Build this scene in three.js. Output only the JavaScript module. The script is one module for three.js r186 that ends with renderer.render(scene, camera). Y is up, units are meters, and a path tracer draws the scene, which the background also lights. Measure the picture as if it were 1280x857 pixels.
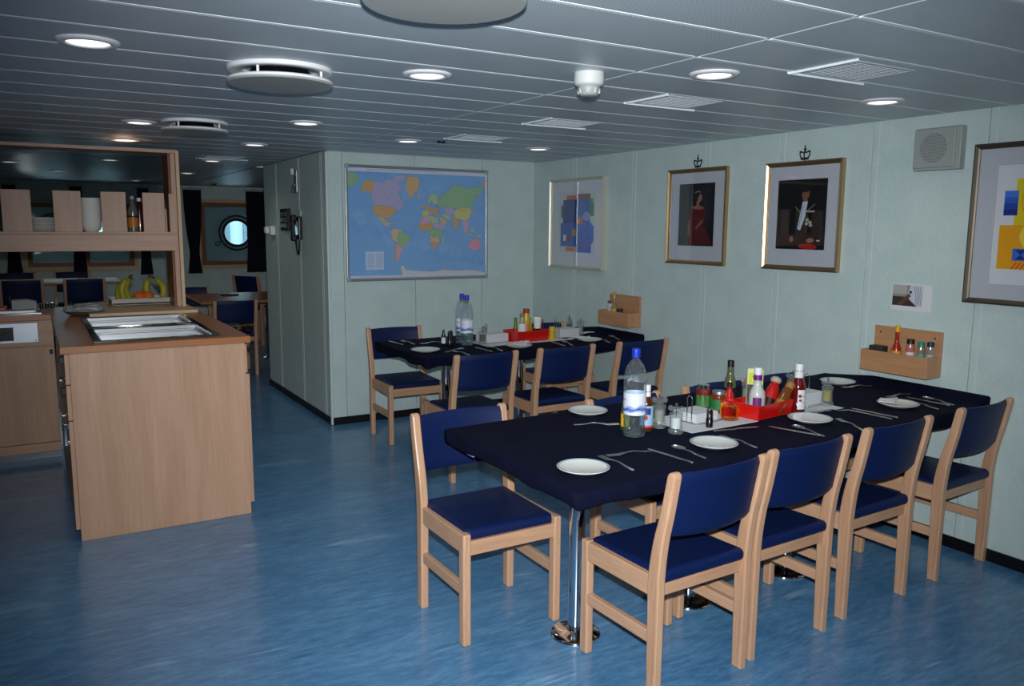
import * as THREE from 'three';
import { RoundedBoxGeometry } from 'three/addons/geometries/RoundedBoxGeometry.js';
import { mergeGeometries, mergeVertices, toCreasedNormals } from 'three/addons/utils/BufferGeometryUtils.js';

// ---------------------------------------------------------------- camera, light, exposure
const scene = new THREE.Scene();
const deg = Math.PI / 180;
const camera = new THREE.PerspectiveCamera(2 * Math.atan(428.5 / 1010.7) / deg, 1280 / 857, 0.05, 200);
camera.rotation.order = 'YXZ';
camera.rotation.set(-8.106 * deg, -30.74 * deg, 0.405 * deg);
camera.position.set(0, 1.535, 0);
scene.add(camera);
const renderer = new THREE.WebGLRenderer({ antialias: true });
renderer.toneMapping = THREE.LinearToneMapping;
renderer.toneMappingExposure = 1.0;
renderer.shadowMap.enabled = true;
scene.background = new THREE.Color(3.2, 4.4, 5.2);       // hazy daylight outside the portholes

// the photographer's flash, just above the lens: the main light of the picture
const flash = new THREE.SpotLight(new THREE.Color(0.93, 0.97, 1.0), 43, 0, 43 * deg, 0.7, 2);
flash.name = 'camera_flash';
flash.position.set(0.02, 1.635, -0.02);
flash.target.position.set(1.63, 1.1, -2.55);
flash.castShadow = true;
flash.shadow.radius = 1;
scene.add(flash, flash.target);
const LAMP = 0.32;                                         // candela of one ceiling downlight

const H = 2.0887, XR = 3.79, ZB = -6.0086, XC = 1.95, ZC = -7.9, XL = -3.2, ZN = 2.4, ZF = -12.3, XE = 5.2, XJ = 1.907, T = 0.745;

// ---------------------------------------------------------------- helpers
let seedN = 7;
const rnd = () => { seedN = (seedN * 1664525 + 1013904223) >>> 0; return seedN / 4294967296; };
const taken = {};
function numbered(n) { const k = taken[n] = (taken[n] ?? -1) + 1; return k ? n + '_' + String(k).padStart(3, '0') : n; }
function thing(name, label, category, pos = [0, 0, 0], turn = 0, group) {
  const o = new THREE.Group(); o.name = numbered(name); o.position.set(...pos); o.rotation.y = turn;
  o.userData = { label, category }; if (group) o.userData.group = group; scene.add(o); return o;
}
function mk(name, geo, mat, pos, rot) {
  const m = new THREE.Mesh(geo, mat); m.name = name; m.castShadow = m.receiveShadow = true;
  if (pos) m.position.set(...pos); if (rot) m.rotation.set(...rot); return m;
}
function part(parent, name, geo, mat, pos, rot, label) {
  const m = mk(name, geo, mat, pos, rot); if (label) m.userData.label = label; parent.add(m); return m;
}
function solo(name, label, category, geo, mat, pos, turn = 0, group) {
  const m = mk(numbered(name), geo, mat, pos); m.rotation.y = turn; m.userData = { label, category };
  if (group) m.userData.group = group; scene.add(m); return m;
}
function struct(name, geo, mat, pos, label, category = 'room') {
  const m = geo ? mk(name, geo, mat, pos) : new THREE.Group(); m.name = name; if (!geo && pos) m.position.set(...pos);
  m.userData = { kind: 'structure', label, category }; scene.add(m); return m;
}
function dup(root, pos, turn, label, group) {
  const r = root.clone(); r.name = numbered(root.name.replace(/_\d{3}$/, '')); r.position.set(...pos); r.rotation.y = turn; scene.add(r);
  r.userData = { ...root.userData }; if (label) r.userData.label = label; if (group) r.userData.group = group; return r;
}
// texture coordinates in metres, one projection per face, v along the longest side of the piece
function boxUV(g, grain) {
  g = g.index ? g.toNonIndexed() : g; g.computeBoundingBox();
  const s = g.boundingBox.getSize(new THREE.Vector3()).toArray(), p = g.attributes.position, uv = new Float32Array(p.count * 2);
  const long = grain ?? s.indexOf(Math.max(...s)), o1 = rnd() * 3, o2 = rnd() * 3;
  const a = new THREE.Vector3(), b = new THREE.Vector3(), c = new THREE.Vector3();
  for (let i = 0; i < p.count; i += 3) {
    a.fromBufferAttribute(p, i); b.fromBufferAttribute(p, i + 1).sub(a); c.fromBufferAttribute(p, i + 2).sub(a);
    const n = b.cross(c).toArray().map(Math.abs), k = n.indexOf(Math.max(...n));
    const ax = [0, 1, 2].filter((x) => x !== k), v = ax.includes(long) ? long : ax[1], u = ax.find((x) => x !== v);
    for (let j = 0; j < 3; j++) { const q = [p.getX(i + j), p.getY(i + j), p.getZ(i + j)]; uv[(i + j) * 2] = q[u] + o1; uv[(i + j) * 2 + 1] = q[v] + o2; }
  }
  g.setAttribute('uv', new THREE.BufferAttribute(uv, 2)); return g;
}
const rb = (w, h, d, r = 0.003, x = 0, y = 0, z = 0, grain) => boxUV(new RoundedBoxGeometry(w, h, d, 1, Math.min(r, w / 2.2, h / 2.2, d / 2.2)).translate(x, y, z), grain);
const bx = (w, h, d, x = 0, y = 0, z = 0, grain) => boxUV(new THREE.BoxGeometry(w, h, d).translate(x, y, z), grain);
const cyl = (r0, r1, h, x = 0, y = 0, z = 0, seg = 24) => new THREE.CylinderGeometry(r0, r1, h, seg).translate(x, y, z);
const lathe = (pts, seg = 28) => new THREE.LatheGeometry(pts.map(([r, y]) => new THREE.Vector2(r, y)), seg);
const V3 = (a) => new THREE.Vector3(...a);
const tube = (pts, r, seg = 24, rs = 8, closed = false, tension) => new THREE.TubeGeometry(new THREE.CatmullRomCurve3(pts.map(V3), closed, 'catmullrom', tension ?? 0.5), seg, r, rs, closed);
const merge = (list) => mergeGeometries(list.map((g) => { const q = g.index ? g.toNonIndexed() : g.clone(); for (const k of Object.keys(q.attributes)) if (!['position', 'normal', 'uv'].includes(k)) q.deleteAttribute(k); return q; }));
function prism(pts, depth, bevel = 0) {   // outline in x,y extruded along z, centred
  const s = new THREE.Shape(pts.map(([x, y]) => new THREE.Vector2(x, y)));
  return new THREE.ExtrudeGeometry(s, { depth: depth - 2 * bevel, bevelEnabled: bevel > 0, bevelSize: bevel, bevelThickness: bevel, bevelSegments: 2, bevelOffset: -bevel }).translate(0, 0, -depth / 2 + bevel);
}

// ---------------------------------------------------------------- textures and materials
function lattice(seed) { return (x, y, px, py) => { x = ((x % px) + px) % px; y = ((y % py) + py) % py; let h = Math.imul(x | 0, 374761393) ^ Math.imul(y | 0, 668265263) ^ Math.imul(seed, 1442695041); h = Math.imul(h ^ (h >>> 13), 1274126177); return ((h ^ (h >>> 16)) >>> 0) / 4294967296; }; }
function noise(seed) {
  const L = lattice(seed), f = (t) => t * t * (3 - 2 * t);
  return (u, v, px, py) => { const x = u * px, y = v * py, i = Math.floor(x), j = Math.floor(y), a = f(x - i), b = f(y - j);
    return (L(i, j, px, py) * (1 - a) + L(i + 1, j, px, py) * a) * (1 - b) + (L(i, j + 1, px, py) * (1 - a) + L(i + 1, j + 1, px, py) * a) * b; };
}
function pixelTexture(w, h, fn, metres, srgb = true) {
  const d = new Uint8Array(w * h * 4);
  for (let j = 0; j < h; j++) for (let i = 0; i < w; i++) { const c = fn(i / w, j / h), o = (j * w + i) * 4; d[o] = c[0]; d[o + 1] = c[1]; d[o + 2] = c[2]; d[o + 3] = 255; }
  const t = new THREE.DataTexture(d, w, h); t.wrapS = t.wrapT = THREE.RepeatWrapping; t.magFilter = THREE.LinearFilter;
  if (srgb) t.colorSpace = THREE.SRGBColorSpace; t.repeat.set(1 / metres[0], 1 / metres[1]); t.needsUpdate = true; return t;
}
const hex = (h) => [(h >> 16) & 255, (h >> 8) & 255, h & 255], mixc = (a, b, t) => a.map((x, i) => x + (b[i] - x) * t);
const n1 = noise(1), n2 = noise(2), n3 = noise(3), n4 = noise(4);
function woodTexture(dark, light, metres = [0.5, 1.0]) {
  const A = hex(dark), B = hex(light);
  return pixelTexture(512, 512, (u, v) => {
    const warp = n4(u, v, 4, 3) * 0.06;
    const t = 0.45 * n1(u + warp, v, 14, 3) + 0.3 * n2(u + warp, v, 60, 6) + 0.25 * n3(u, v, 200, 24);
    const fleck = n2(u, v, 160, 60) > 0.86 ? -0.12 : 0;
    return mixc(A, B, Math.min(1, Math.max(0, t * 1.5 - 0.25 + fleck)));
  }, metres);
}
const std = (o) => new THREE.MeshStandardMaterial(o), phys = (o) => new THREE.MeshPhysicalMaterial(o);
const M = {};
M.beech = phys({ map: woodTexture(0xb18768, 0xd0a787), roughness: 0.42, clearcoat: 0.25, clearcoatRoughness: 0.25 });
M.laminate = phys({ map: woodTexture(0xb58c6f, 0xc8a083, [0.7, 1.4]), roughness: 0.4, clearcoat: 0.15, clearcoatRoughness: 0.3 });
M.shelfWood = std({ map: woodTexture(0xb8937e, 0xc9a590, [0.6, 1.2]), roughness: 0.5 });
M.worktop = phys({ map: woodTexture(0x9a6034, 0xb47442, [0.5, 1.0]), roughness: 0.38, clearcoat: 0.2, clearcoatRoughness: 0.3 });
M.paleBoard = std({ map: woodTexture(0xc2a27c, 0xd3b894, [0.6, 1.2]), roughness: 0.5 });
M.redWood = std({ map: woodTexture(0x6e3f20, 0x8c5630, [0.4, 0.8]), roughness: 0.5 });
M.boxWood = std({ map: woodTexture(0xac7d58, 0xbe9069, [0.3, 0.6]), roughness: 0.5 });
M.vinyl = phys({ color: 0x071a47, roughness: 0.5, bumpMap: pixelTexture(256, 256, (u, v) => { const g = 120 + 110 * n1(u, v, 128, 128); return [g, g, g]; }, [0.12, 0.12], false), bumpScale: 0.0003, specularIntensity: 0.6 });
M.cloth = phys({ color: 0xffffff, specularIntensity: 0.25, map: pixelTexture(256, 256, (u, v) => mixc(hex(0x05081c), hex(0x080d2a), 0.6 * n1(u, v, 8, 8) + 0.4 * n2(u, v, 128, 128)), [0.25, 0.25]), roughness: 0.93 });
M.curtain = std({ color: 0x10162e, roughness: 0.95 });
M.wall = std({ map: pixelTexture(512, 512, (u, v) => mixc(hex(0xb3c7c6), hex(0xc8d8d6), 0.35 * n1(u, v, 6, 6) + 0.35 * n2(u, v, 120, 30) + 0.3 * n3(u, v, 40, 200)), [0.5, 0.5]), roughness: 0.62,
  bumpMap: pixelTexture(256, 256, (u, v) => { const g = 255 * (0.5 * n2(u, v, 100, 40) + 0.5 * n3(u, v, 30, 120)); return [g, g, g]; }, [0.4, 0.4], false), bumpScale: 0.0003 });
M.wallCore = std({ color: 0xbed0ce, roughness: 0.8 });
M.seam = std({ color: 0xc9d6d6, roughness: 0.5 });
M.ceiling = std({ map: pixelTexture(256, 256, (u, v) => mixc(hex(0xb6c2cb), hex(0xbecad2), n1(u, v, 5, 5) * 0.6 + n2(u, v, 90, 90) * 0.4), [0.6, 0.6]), roughness: 0.42, metalness: 0.15 });
M.ceilingHoles = std({ map: pixelTexture(256, 256, (u, v) => { const a = (u * 32) % 1 - 0.5, b = (v * 32) % 1 - 0.5; return a * a + b * b < 0.075 ? hex(0x616d78) : hex(0xc4d0d8); }, [0.256, 0.256]), roughness: 0.45, metalness: 0.1 });
M.silver = std({ color: 0xd4d6d8, metalness: 1, roughness: 0.3 });
M.discGrey = std({ color: 0x9b9f9d, roughness: 0.5 });
M.ventGrey = std({ color: 0xb3bcc2, roughness: 0.5 });
M.ceilingCore = std({ color: 0xbac6ce, roughness: 0.6 });
M.profile = std({ color: 0xe6edf2, roughness: 0.4 });
M.floor = phys({ roughness: 0.34, clearcoat: 0.28, clearcoatRoughness: 0.12, map: pixelTexture(1024, 1024, (u, v) => {
  const w = 0.03 * (n4(u, v, 6, 8) - 0.5);
  const t = 0.2 * n1(u, v + w, 6, 20) + 0.32 * n2(u, v + w, 18, 90) + 0.3 * n3(u, v + w, 44, 200) + 0.18 * n4(u, v, 150, 300);
  let c = mixc(hex(0x3f729e), hex(0x6397c0), Math.min(1, Math.max(0, t * 1.7 - 0.35)));
  const s = n2(u + 0.37, v + w, 12, 120) * n3(u, v, 5, 24); if (s > 0.6) c = mixc(c, hex(0x9dbfd4), Math.min(0.7, (s - 0.6) * 2.4));
  const d = n3(u + 0.11, v + w, 10, 100) * n1(u, v, 4, 20); if (d > 0.62) c = mixc(c, hex(0x2f5c88), Math.min(0.8, (d - 0.62) * 2.6));
  return c; }, [1.5, 1.5]) });
M.black = std({ color: 0x0b0b0d, roughness: 0.5 });
M.blackGloss = phys({ color: 0x08080a, roughness: 0.25, clearcoat: 0.5 });
M.base = std({ color: 0x060608, roughness: 0.4 });
M.chrome = std({ color: 0xd8dade, metalness: 1, roughness: 0.08 });
M.steel = std({ color: 0xaeb2b6, metalness: 1, roughness: 0.12 });
M.wellSteel = std({ color: 0xa0a3a6, metalness: 0.9, roughness: 0.36 });
M.wellFloor = std({ color: 0x8e9295, metalness: 1, roughness: 0.2 });
M.brushed = std({ color: 0xa8b0b8, metalness: 0.9, roughness: 0.38 });
M.alu = std({ color: 0xb8bdc2, metalness: 0.9, roughness: 0.32 });
M.gold = std({ color: 0xb79a72, metalness: 0.9, roughness: 0.3 });
M.bronze = std({ color: 0x5f564a, metalness: 0.6, roughness: 0.4 });
M.porcelain = phys({ color: 0xe6e6e0, roughness: 0.18, clearcoat: 0.5, clearcoatRoughness: 0.08 });
M.rimBlue = phys({ color: 0x8fb3ba, roughness: 0.2 });
M.white = std({ color: 0xe2e4e6, roughness: 0.5 });
M.whitePlastic = std({ color: 0xc9ccc9, roughness: 0.4 });
M.greyPlastic = std({ color: 0x9aa19f, roughness: 0.5 });
M.paper = std({ color: 0xd6d8dc, roughness: 0.85 });
M.glass = phys({ color: 0xffffff, transmission: 1, thickness: 0, roughness: 0.02, ior: 1.5 });
M.windowGlass = phys({ color: 0xeef4f5, transmission: 1, thickness: 0, roughness: 0.03, ior: 1.5 });
M.smoked = phys({ color: 0xd6dadb, transmission: 1, thickness: 0, roughness: 0, ior: 1.5, specularIntensity: 0.3 });
M.pet = phys({ color: 0xf6fbfd, transmission: 0.965, thickness: 0, roughness: 0.06, ior: 1.5, bumpMap: pixelTexture(256, 256, (u, v) => { const g = 255 * (0.6 * n1(u, v, 22, 26) + 0.4 * n2(u, v, 60, 60)); return [g, g, g]; }, [1, 1], false), bumpScale: 0.012 });
M.water = phys({ color: 0xe2f1f6, transmission: 1, thickness: 0, roughness: 0.05, ior: 1.33 });
M.clear = phys({ color: 0xeef3f3, transmission: 0.93, thickness: 0, roughness: 0.04, ior: 1.49 });
M.red = phys({ color: 0xc01008, roughness: 0.35, clearcoat: 0.3 });
M.blueCap = std({ color: 0x1038b8, roughness: 0.4 });
M.whiteCap = std({ color: 0xdedee0, roughness: 0.4 });
M.lens = std({ color: 0xffffff, roughness: 0.5, emissive: new THREE.Color(1.0, 0.93, 0.84), emissiveIntensity: 1.7 });
const col = (c, r = 0.45, o = {}) => std({ color: c, roughness: r, ...o });
function canvasTexture(w, h, draw) { const c = document.createElement('canvas'); c.width = w; c.height = h; draw(c.getContext('2d'), w, h); const t = new THREE.CanvasTexture(c); t.colorSpace = THREE.SRGBColorSpace; return t; }
// ---------------------------------------------------------------- the room
{
  const g = bx(XE - XL + 0.4, 0.1, ZN - ZF + 0.4, (XE + XL) / 2, -0.05, (ZN + ZF) / 2);
  const p = g.attributes.position, uv = g.attributes.uv; for (let i = 0; i < p.count; i++) uv.setXY(i, p.getX(i), p.getZ(i));
  struct('floor', g, M.floor, null, 'blue marbled linoleum floor with a soft shine', 'floor');
}
// one ceiling strip: a pan with sloped edges, 300 mm wide, running across the room
function ceilPanel(x0, x1, w) {
  const c = 0.003, hgt = 0.014, gap = 0.0085, a = w / 2 - gap;
  const s = new THREE.Shape([[-a, hgt], [-a, c], [-a + c, 0], [a - c, 0], [a, c], [a, hgt]].map((q) => new THREE.Vector2(...q)));
  const g = new THREE.ExtrudeGeometry(s, { depth: x1 - x0 - 0.012, bevelEnabled: false }).rotateY(Math.PI / 2).translate(x0 + 0.006, 0, 0);
  return boxUV(g, 0);
}
{
  const c = struct('ceiling', null, null, [0, 0, 0], 'grey metal strip ceiling with pale joints', 'ceiling');
  part(c, 'ceiling_backing', bx(XE - XL + 0.4, 0.1, ZN - ZF + 0.4, (XE + XL) / 2, H + 0.064, (ZN + ZF) / 2), M.ceilingCore);
  const z0 = -1.4483, S = 0.3;
  const gl = ceilPanel(XL, XJ, S), gr = ceilPanel(XJ, XR, S), gf = ceilPanel(XJ, XE, S);
  const prof = (x0, x1) => rb(x1 - x0 - 0.03, 0.016, 0.013, 0.002, (x0 + x1) / 2, 0.0075, 0);
  const pl = prof(XL, XJ), pr = prof(XJ, XR), pf = prof(XJ, XE);
  part(c, 'joint_profile', rb(0.012, 0.016, ZN - ZB, 0.002, XJ, H + 0.0095, (ZN + ZB) / 2), M.profile);
  for (let k = -13; k < 37; k++) {
    const zj = z0 - S * k; if (zj < ZN && zj > ZF) { part(c, 'joint_profile', pl, M.profile, [0, H, zj]); if (zj > ZB) part(c, 'joint_profile', pr, M.profile, [0, H, zj]); else if (zj < ZC - 0.1) part(c, 'joint_profile', pf, M.profile, [0, H, zj]); }
    const z = z0 - S * (k + 0.5); if (z > ZN || z < ZF - 0.1) continue;
    part(c, 'ceiling_panel', gl, k < 2 ? M.ceilingHoles : M.ceiling, [0, H, z]);
    if (z > ZB) part(c, 'ceiling_panel', gr, M.ceiling, [0, H, z]);
    else if (z < ZC - 0.1) part(c, 'ceiling_panel', gf, M.ceiling, [0, H, z]);
  }
}
// panelled walls: core slab plus separate panels with open joints
function wallX(name, label, x, side, z0, z1, seams) {     // plane of constant x; side = direction the face looks
  const g = struct(name, null, null, [0, 0, 0], label, 'wall');
  part(g, 'wall_core', bx(0.08, H + 0.02, z1 - z0, x - side * 0.052, H / 2, (z0 + z1) / 2), M.wallCore);
  const zs = [z0, ...seams.filter((s) => s > z0 && s < z1).sort((a, b) => a - b), z1];
  for (let i = 0; i + 1 < zs.length; i++) { const w = zs[i + 1] - zs[i] - 0.004; part(g, 'wall_panel', rb(0.014, H, w, 0.002, 0, 0, 0, 1), M.wall, [x - side * 0.007, H / 2, (zs[i] + zs[i + 1]) / 2]); }
  for (const s of zs.slice(1, -1)) part(g, 'joint_strip', bx(0.003, H, 0.005), M.seam, [x + side * 0.0005, H / 2, s + 0.035]);
  return g;
}
function wallZ(name, label, z, side, x0, x1, seams) {
  const g = struct(name, null, null, [0, 0, 0], label, 'wall');
  part(g, 'wall_core', bx(x1 - x0, H + 0.02, 0.08, (x0 + x1) / 2, H / 2, z - side * 0.052), M.wallCore);
  const xs = [x0, ...seams, x1];
  for (let i = 0; i + 1 < xs.length; i++) { const w = xs[i + 1] - xs[i] - 0.004; part(g, 'wall_panel', rb(w, H, 0.014, 0.002, 0, 0, 0, 1), M.wall, [(xs[i] + xs[i + 1]) / 2, H / 2, z - side * 0.007]); }
  return g;
}
wallX('wall_right', 'pale blue-green panelled wall hung with framed pictures', XR, -1, ZB - 0.1, ZN, [-5.42, -4.68, -3.94, -3.34, -2.735, -2.14, -1.54, -0.94, -0.34, 0.26, 0.86, 1.46]);
wallZ('wall_back', 'pale green panelled wall behind the world map', ZB, 1, XC + 0.015, XR, [2.07, 2.665, 3.27]);
wallX('wall_corridor', 'grey-green panelled side wall with telephone', XC, -1, ZC, ZB - 0.002, [-7.47, -6.76, -6.17]);
wallZ('wall_partition', 'pale partition behind the map wall block', ZC, -1, XC + 0.015, XE, []);
wallX('wall_mess_right', 'pale end wall of the far dining area', XE, -1, ZF, ZC, []);
wallX('wall_left', 'pale wall on the galley side', XL, 1, ZF, ZN, [-9, -6, -3, 0]);
wallZ('wall_front', 'pale wall behind the photographer', ZN, -1, XL, XR + 0.1, [-1, 1, 2.5]);
struct('baseboard_right', rb(0.012, 0.058, ZN - ZB, 0.003, XR - 0.006, 0.029, (ZN + ZB) / 2), M.base, null, 'black skirting along the picture wall', 'baseboard');
struct('baseboard_back', rb(XR - XC + 0.01, 0.058, 0.012, 0.003, (XC + XR) / 2 - 0.006, 0.029, ZB + 0.006), M.base, null, 'black skirting below the map wall', 'baseboard');
struct('baseboard_corridor', rb(0.012, 0.058, ZB - ZC + 0.01, 0.003, XC - 0.006, 0.029, (ZB + ZC) / 2 + 0.006), M.base, null, 'black skirting along the corridor wall', 'baseboard');
struct('baseboard_far', rb(XE - XL, 0.058, 0.012, 0.003, (XE + XL) / 2, 0.029, ZF + 0.006), M.base, null, 'black skirting of the far window wall', 'baseboard');
struct('trim_1', rb(0.02, H, 0.02, 0.006, XC - 0.003, H / 2, ZB + 0.003), M.seam, null, 'pale corner profile of the map wall', 'trim');

// far wall with three windows, each a wooden frame in front of a lined recess with a porthole in the hull
const WIN = [[-0.02, 0.58, 0.985, 1.81, 0.33], [0.645, 1.24, 0.985, 1.82, 0.98], [2.13, 3.04, 0.975, 1.86, 2.73]];
{
  const s = new THREE.Shape([[XL, 0], [XE, 0], [XE, H + 0.02], [XL, H + 0.02]].map((q) => new THREE.Vector2(...q)));
  for (const [a, b, y0, y1] of WIN) s.holes.push(new THREE.Path([[a + 0.03, y0 + 0.03], [a + 0.03, y1 - 0.03], [b - 0.03, y1 - 0.03], [b - 0.03, y0 + 0.03]].map((q) => new THREE.Vector2(...q))));
  const wf = struct('wall_far', null, null, [0, 0, 0], 'pale far wall with curtained wooden windows', 'wall');
  part(wf, 'wall_panel', boxUV(new THREE.ExtrudeGeometry(s, { depth: 0.08, bevelEnabled: false }).translate(0, 0, ZF - 0.08), 1), M.wall);
  const hull = new THREE.Shape([[XL, 0], [XE, 0], [XE, H + 0.02], [XL, H + 0.02]].map((q) => new THREE.Vector2(...q)));
  for (const w of WIN) { const c = new THREE.Path(); c.absarc(w[4], 1.43, 0.185, 0, Math.PI * 2, true); hull.holes.push(c); }
  const hm = col(0x9fb0b4, 0.6);
  struct('wall_hull', boxUV(new THREE.ExtrudeGeometry(hull, { depth: 0.03, bevelEnabled: false, curveSegments: 40 }).translate(0, 0, ZF - 0.53)), hm, null, 'painted hull plate outside the windows', 'wall');
  WIN.forEach(([a, b, y0, y1, cx], i) => {
    const w = struct('window_' + (i + 1), null, null, [0, 0, 0], ['brown wooden window between the leftmost two curtains', 'brown wooden window between two narrow curtains', 'wide brown wooden window with a bright porthole inside'][i], 'window');
    const f = 0.055, xm = (a + b) / 2, ym = (y0 + y1) / 2;
    part(w, 'casing', merge([rb(b - a + 0.1, 0.05, 0.02, 0.003, xm, y1 + 0.025, ZF + 0.01), rb(b - a + 0.1, 0.06, 0.02, 0.003, xm, y0 - 0.03, ZF + 0.01), rb(0.05, y1 - y0, 0.02, 0.003, a - 0.025, ym, ZF + 0.01), rb(0.05, y1 - y0, 0.02, 0.003, b + 0.025, ym, ZF + 0.01)]), M.paleBoard);
    part(w, 'window_frame', merge([rb(b - a, f, 0.06, 0.004, xm, y1 - f / 2, ZF + 0.005), rb(b - a, f, 0.06, 0.004, xm, y0 + f / 2, ZF + 0.005), rb(f, y1 - y0 - 2 * f, 0.06, 0.004, a + f / 2, ym, ZF + 0.005), rb(f, y1 - y0 - 2 * f, 0.06, 0.004, b - f / 2, ym, ZF + 0.005)]), M.redWood);
    part(w, 'pane', bx(b - a - 2 * f + 0.01, y1 - y0 - 2 * f + 0.01, 0.004, xm, ym, ZF + 0.005), M.windowGlass);
    part(w, 'recess_lining', merge([bx(b - a + 0.02, 0.02, 0.44, xm, y0 + 0.01, ZF - 0.29), bx(b - a + 0.02, 0.02, 0.44, xm, y1 - 0.01, ZF - 0.29), bx(0.02, y1 - y0, 0.44, a, ym, ZF - 0.29), bx(0.02, y1 - y0, 0.44, b, ym, ZF - 0.29)]), M.whitePlastic);
    part(w, 'porthole_ring', new THREE.TorusGeometry(0.255, 0.014, 10, 48).translate(cx, 1.43, ZF - 0.48), M.black);
    part(w, 'porthole_rim', new THREE.TorusGeometry(0.195, 0.022, 10, 48).translate(cx, 1.43, ZF - 0.495), M.blackGloss);
    part(w, 'clamp', merge([new THREE.TorusGeometry(0.03, 0.007, 8, 20).translate(cx - 0.29, 1.27, ZF - 0.46), tube([[cx - 0.265, 1.28, ZF - 0.465], [cx - 0.235, 1.31, ZF - 0.475]], 0.008, 4, 6)]), M.black);
    part(w, 'porthole_glass', cyl(0.186, 0.186, 0.01, 0, 0, 0, 40).rotateX(Math.PI / 2).translate(cx, 1.43, ZF - 0.515), M.windowGlass);
    part(w, 'hinge', rb(0.014, 0.09, 0.012, 0.003, a + 0.004, y0 + 0.47, ZF + 0.036), M.chrome);
  });
}
// a pale block of quay buildings seen through the porthole
{
  const q = thing('harbour_building', 'pale ribbed building seen outside through the porthole', 'building', [12.6, -1.2, -50]);
  part(q, 'wall', bx(9, 6.5, 5, 0, 3.25, 0), col(0xc8cdc8, 0.8));
  for (let i = 0; i < 9; i++) part(q, 'rib', bx(0.25, 5.4, 0.3, -4 + i, 2.9, 2.6), col(0x6f7f86, 0.8));
  part(q, 'tower', bx(1.6, 3.4, 3, -1.6, 8.1, 0), col(0xb9c2c4, 0.8));
  solo('quay', 'pale quay surface seen outside through the porthole', 'quay', bx(60, 0.4, 30, 10, -1.4, -48), col(0xb5bcbc, 0.9));
}
// curtains
function curtain(x, w0, w1, w2, label) {
  const n = 60, rows = 14, y0 = 0.86, y1 = 2.03, th = 0.006, pos = [], idx = [];
  for (let s = 0; s < 2; s++) for (let r = 0; r <= rows; r++) for (let i = 0; i <= n; i++) {
    const t = r / rows, y = y1 + (y0 - y1) * t, u = i / n - 0.5;
    const k = t < 0.75 ? t / 0.75 : (t - 0.75) / 0.25, w = t < 0.75 ? w0 + (w1 - w0) * k * k : w1 + (w2 - w1) * k;
    pos.push(x + u * w, y, ZF + 0.075 + 0.022 * Math.cos(i / n * Math.PI * 2 * 5.5 + 0.4 * Math.sin(t * 3)) + (s ? -th : th));
  }
  const R = n + 1, L = (rows + 1) * R;
  for (let r = 0; r < rows; r++) for (let i = 0; i < n; i++) { const a = r * R + i; idx.push(a, a + R, a + 1, a + 1, a + R, a + R + 1); const b = a + L; idx.push(b, b + 1, b + R, b + 1, b + R + 1, b + R); }
  for (let i = 0; i < n; i++) { const a = rows * R + i; idx.push(a, a + L, a + 1, a + 1, a + L, a + L + 1); idx.push(i, i + 1, i + L, i + 1, i + 1 + L, i + L); }
  for (let r = 0; r < rows; r++) for (const e of [0, n]) { const a = r * R + e; idx.push(a, a + R, a + L, a + R, a + R + L, a + L); }
  const g = new THREE.BufferGeometry(); g.setAttribute('position', new THREE.Float32BufferAttribute(pos, 3)); g.setIndex(idx); g.computeVertexNormals();
  const c = thing('curtain', label, 'curtain', [0, 0, 0], 0, 'navy curtains on the far windows');
  part(c, 'fabric', g, M.curtain); part(c, 'rail', rb(w0 + 0.06, 0.02, 0.025, 0.004, x, 2.045, ZF + 0.075), M.greyPlastic); part(c, 'bracket', rb(0.03, 0.02, 0.07, 0.004, x, 2.06, ZF + 0.036), M.greyPlastic);
}
curtain(-0.17, 0.15, 0.13, 0.19, 'navy curtain at the galley end of the far windows');
curtain(0.575, 0.15, 0.13, 0.18, 'navy curtain between the two narrow far windows');
curtain(1.385, 0.15, 0.12, 0.17, 'short navy curtain seen above the fruit tray');
curtain(2.02, 0.25, 0.13, 0.2, 'navy tied curtain left of the porthole window beside the hatch post');
curtain(2.885, 0.27, 0.27, 0.31, 'wide navy curtain covering half of the bright porthole');

// ---------------------------------------------------------------- ceiling fittings
function downlight(x, z, label) {
  const d = thing('downlight', label, 'downlight', [x, H, z], 0, 'recessed ceiling downlights');
  part(d, 'trim_ring', lathe([[0.062, 0.012], [0.06, -0.004], [0.066, -0.010], [0.084, -0.008], [0.09, -0.001], [0.09, 0.004]], 36), M.white);
  part(d, 'reflector', lathe([[0.061, 0.0], [0.058, 0.004], [0.045, 0.013], [0.001, 0.013]], 30), M.chrome);
  part(d, 'lens', lathe([[0.001, 0.001], [0.05, 0.001], [0.06, -0.003], [0.055, -0.006], [0.001, -0.0065]], 32), M.lens);
  const l = new THREE.SpotLight(new THREE.Color(1, 0.9, 0.76), LAMP, 0, 75 * deg, 0.6, 2); l.name = 'lamp'; l.position.set(0, -0.012, 0); l.target.position.set(0, -1, 0);
  l.castShadow = true; l.shadow.radius = 2.5; d.add(l, l.target);
}
downlight(0.196, -2.867, 'lit round downlight in the ceiling before the serving counter');
downlight(1.294, -2.796, 'lit round downlight between the large air diffuser and smoke detector');
downlight(2.162, -2.225, 'lit round downlight above the plates of the near table');
downlight(3.213, -2.287, 'lit round downlight near the wall loudspeaker');
downlight(0.558, -4.901, 'lit round downlight left of the smaller air diffuser');
downlight(1.327, -4.425, 'lit round downlight right of the smaller air diffuser');
downlight(2.154, -4.956, 'lit round downlight above the left half of the map');
downlight(3.132, -4.922, 'lit round downlight over the corner table near blue artwork');
downlight(0.585, -5.947, 'lit round downlight just above the hatch frame');
downlight(1.373, -5.773, 'lit round downlight at the corridor entrance');
downlight(1.4, -7.4, 'lit round downlight in the corridor beside a ceiling vent');
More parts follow.
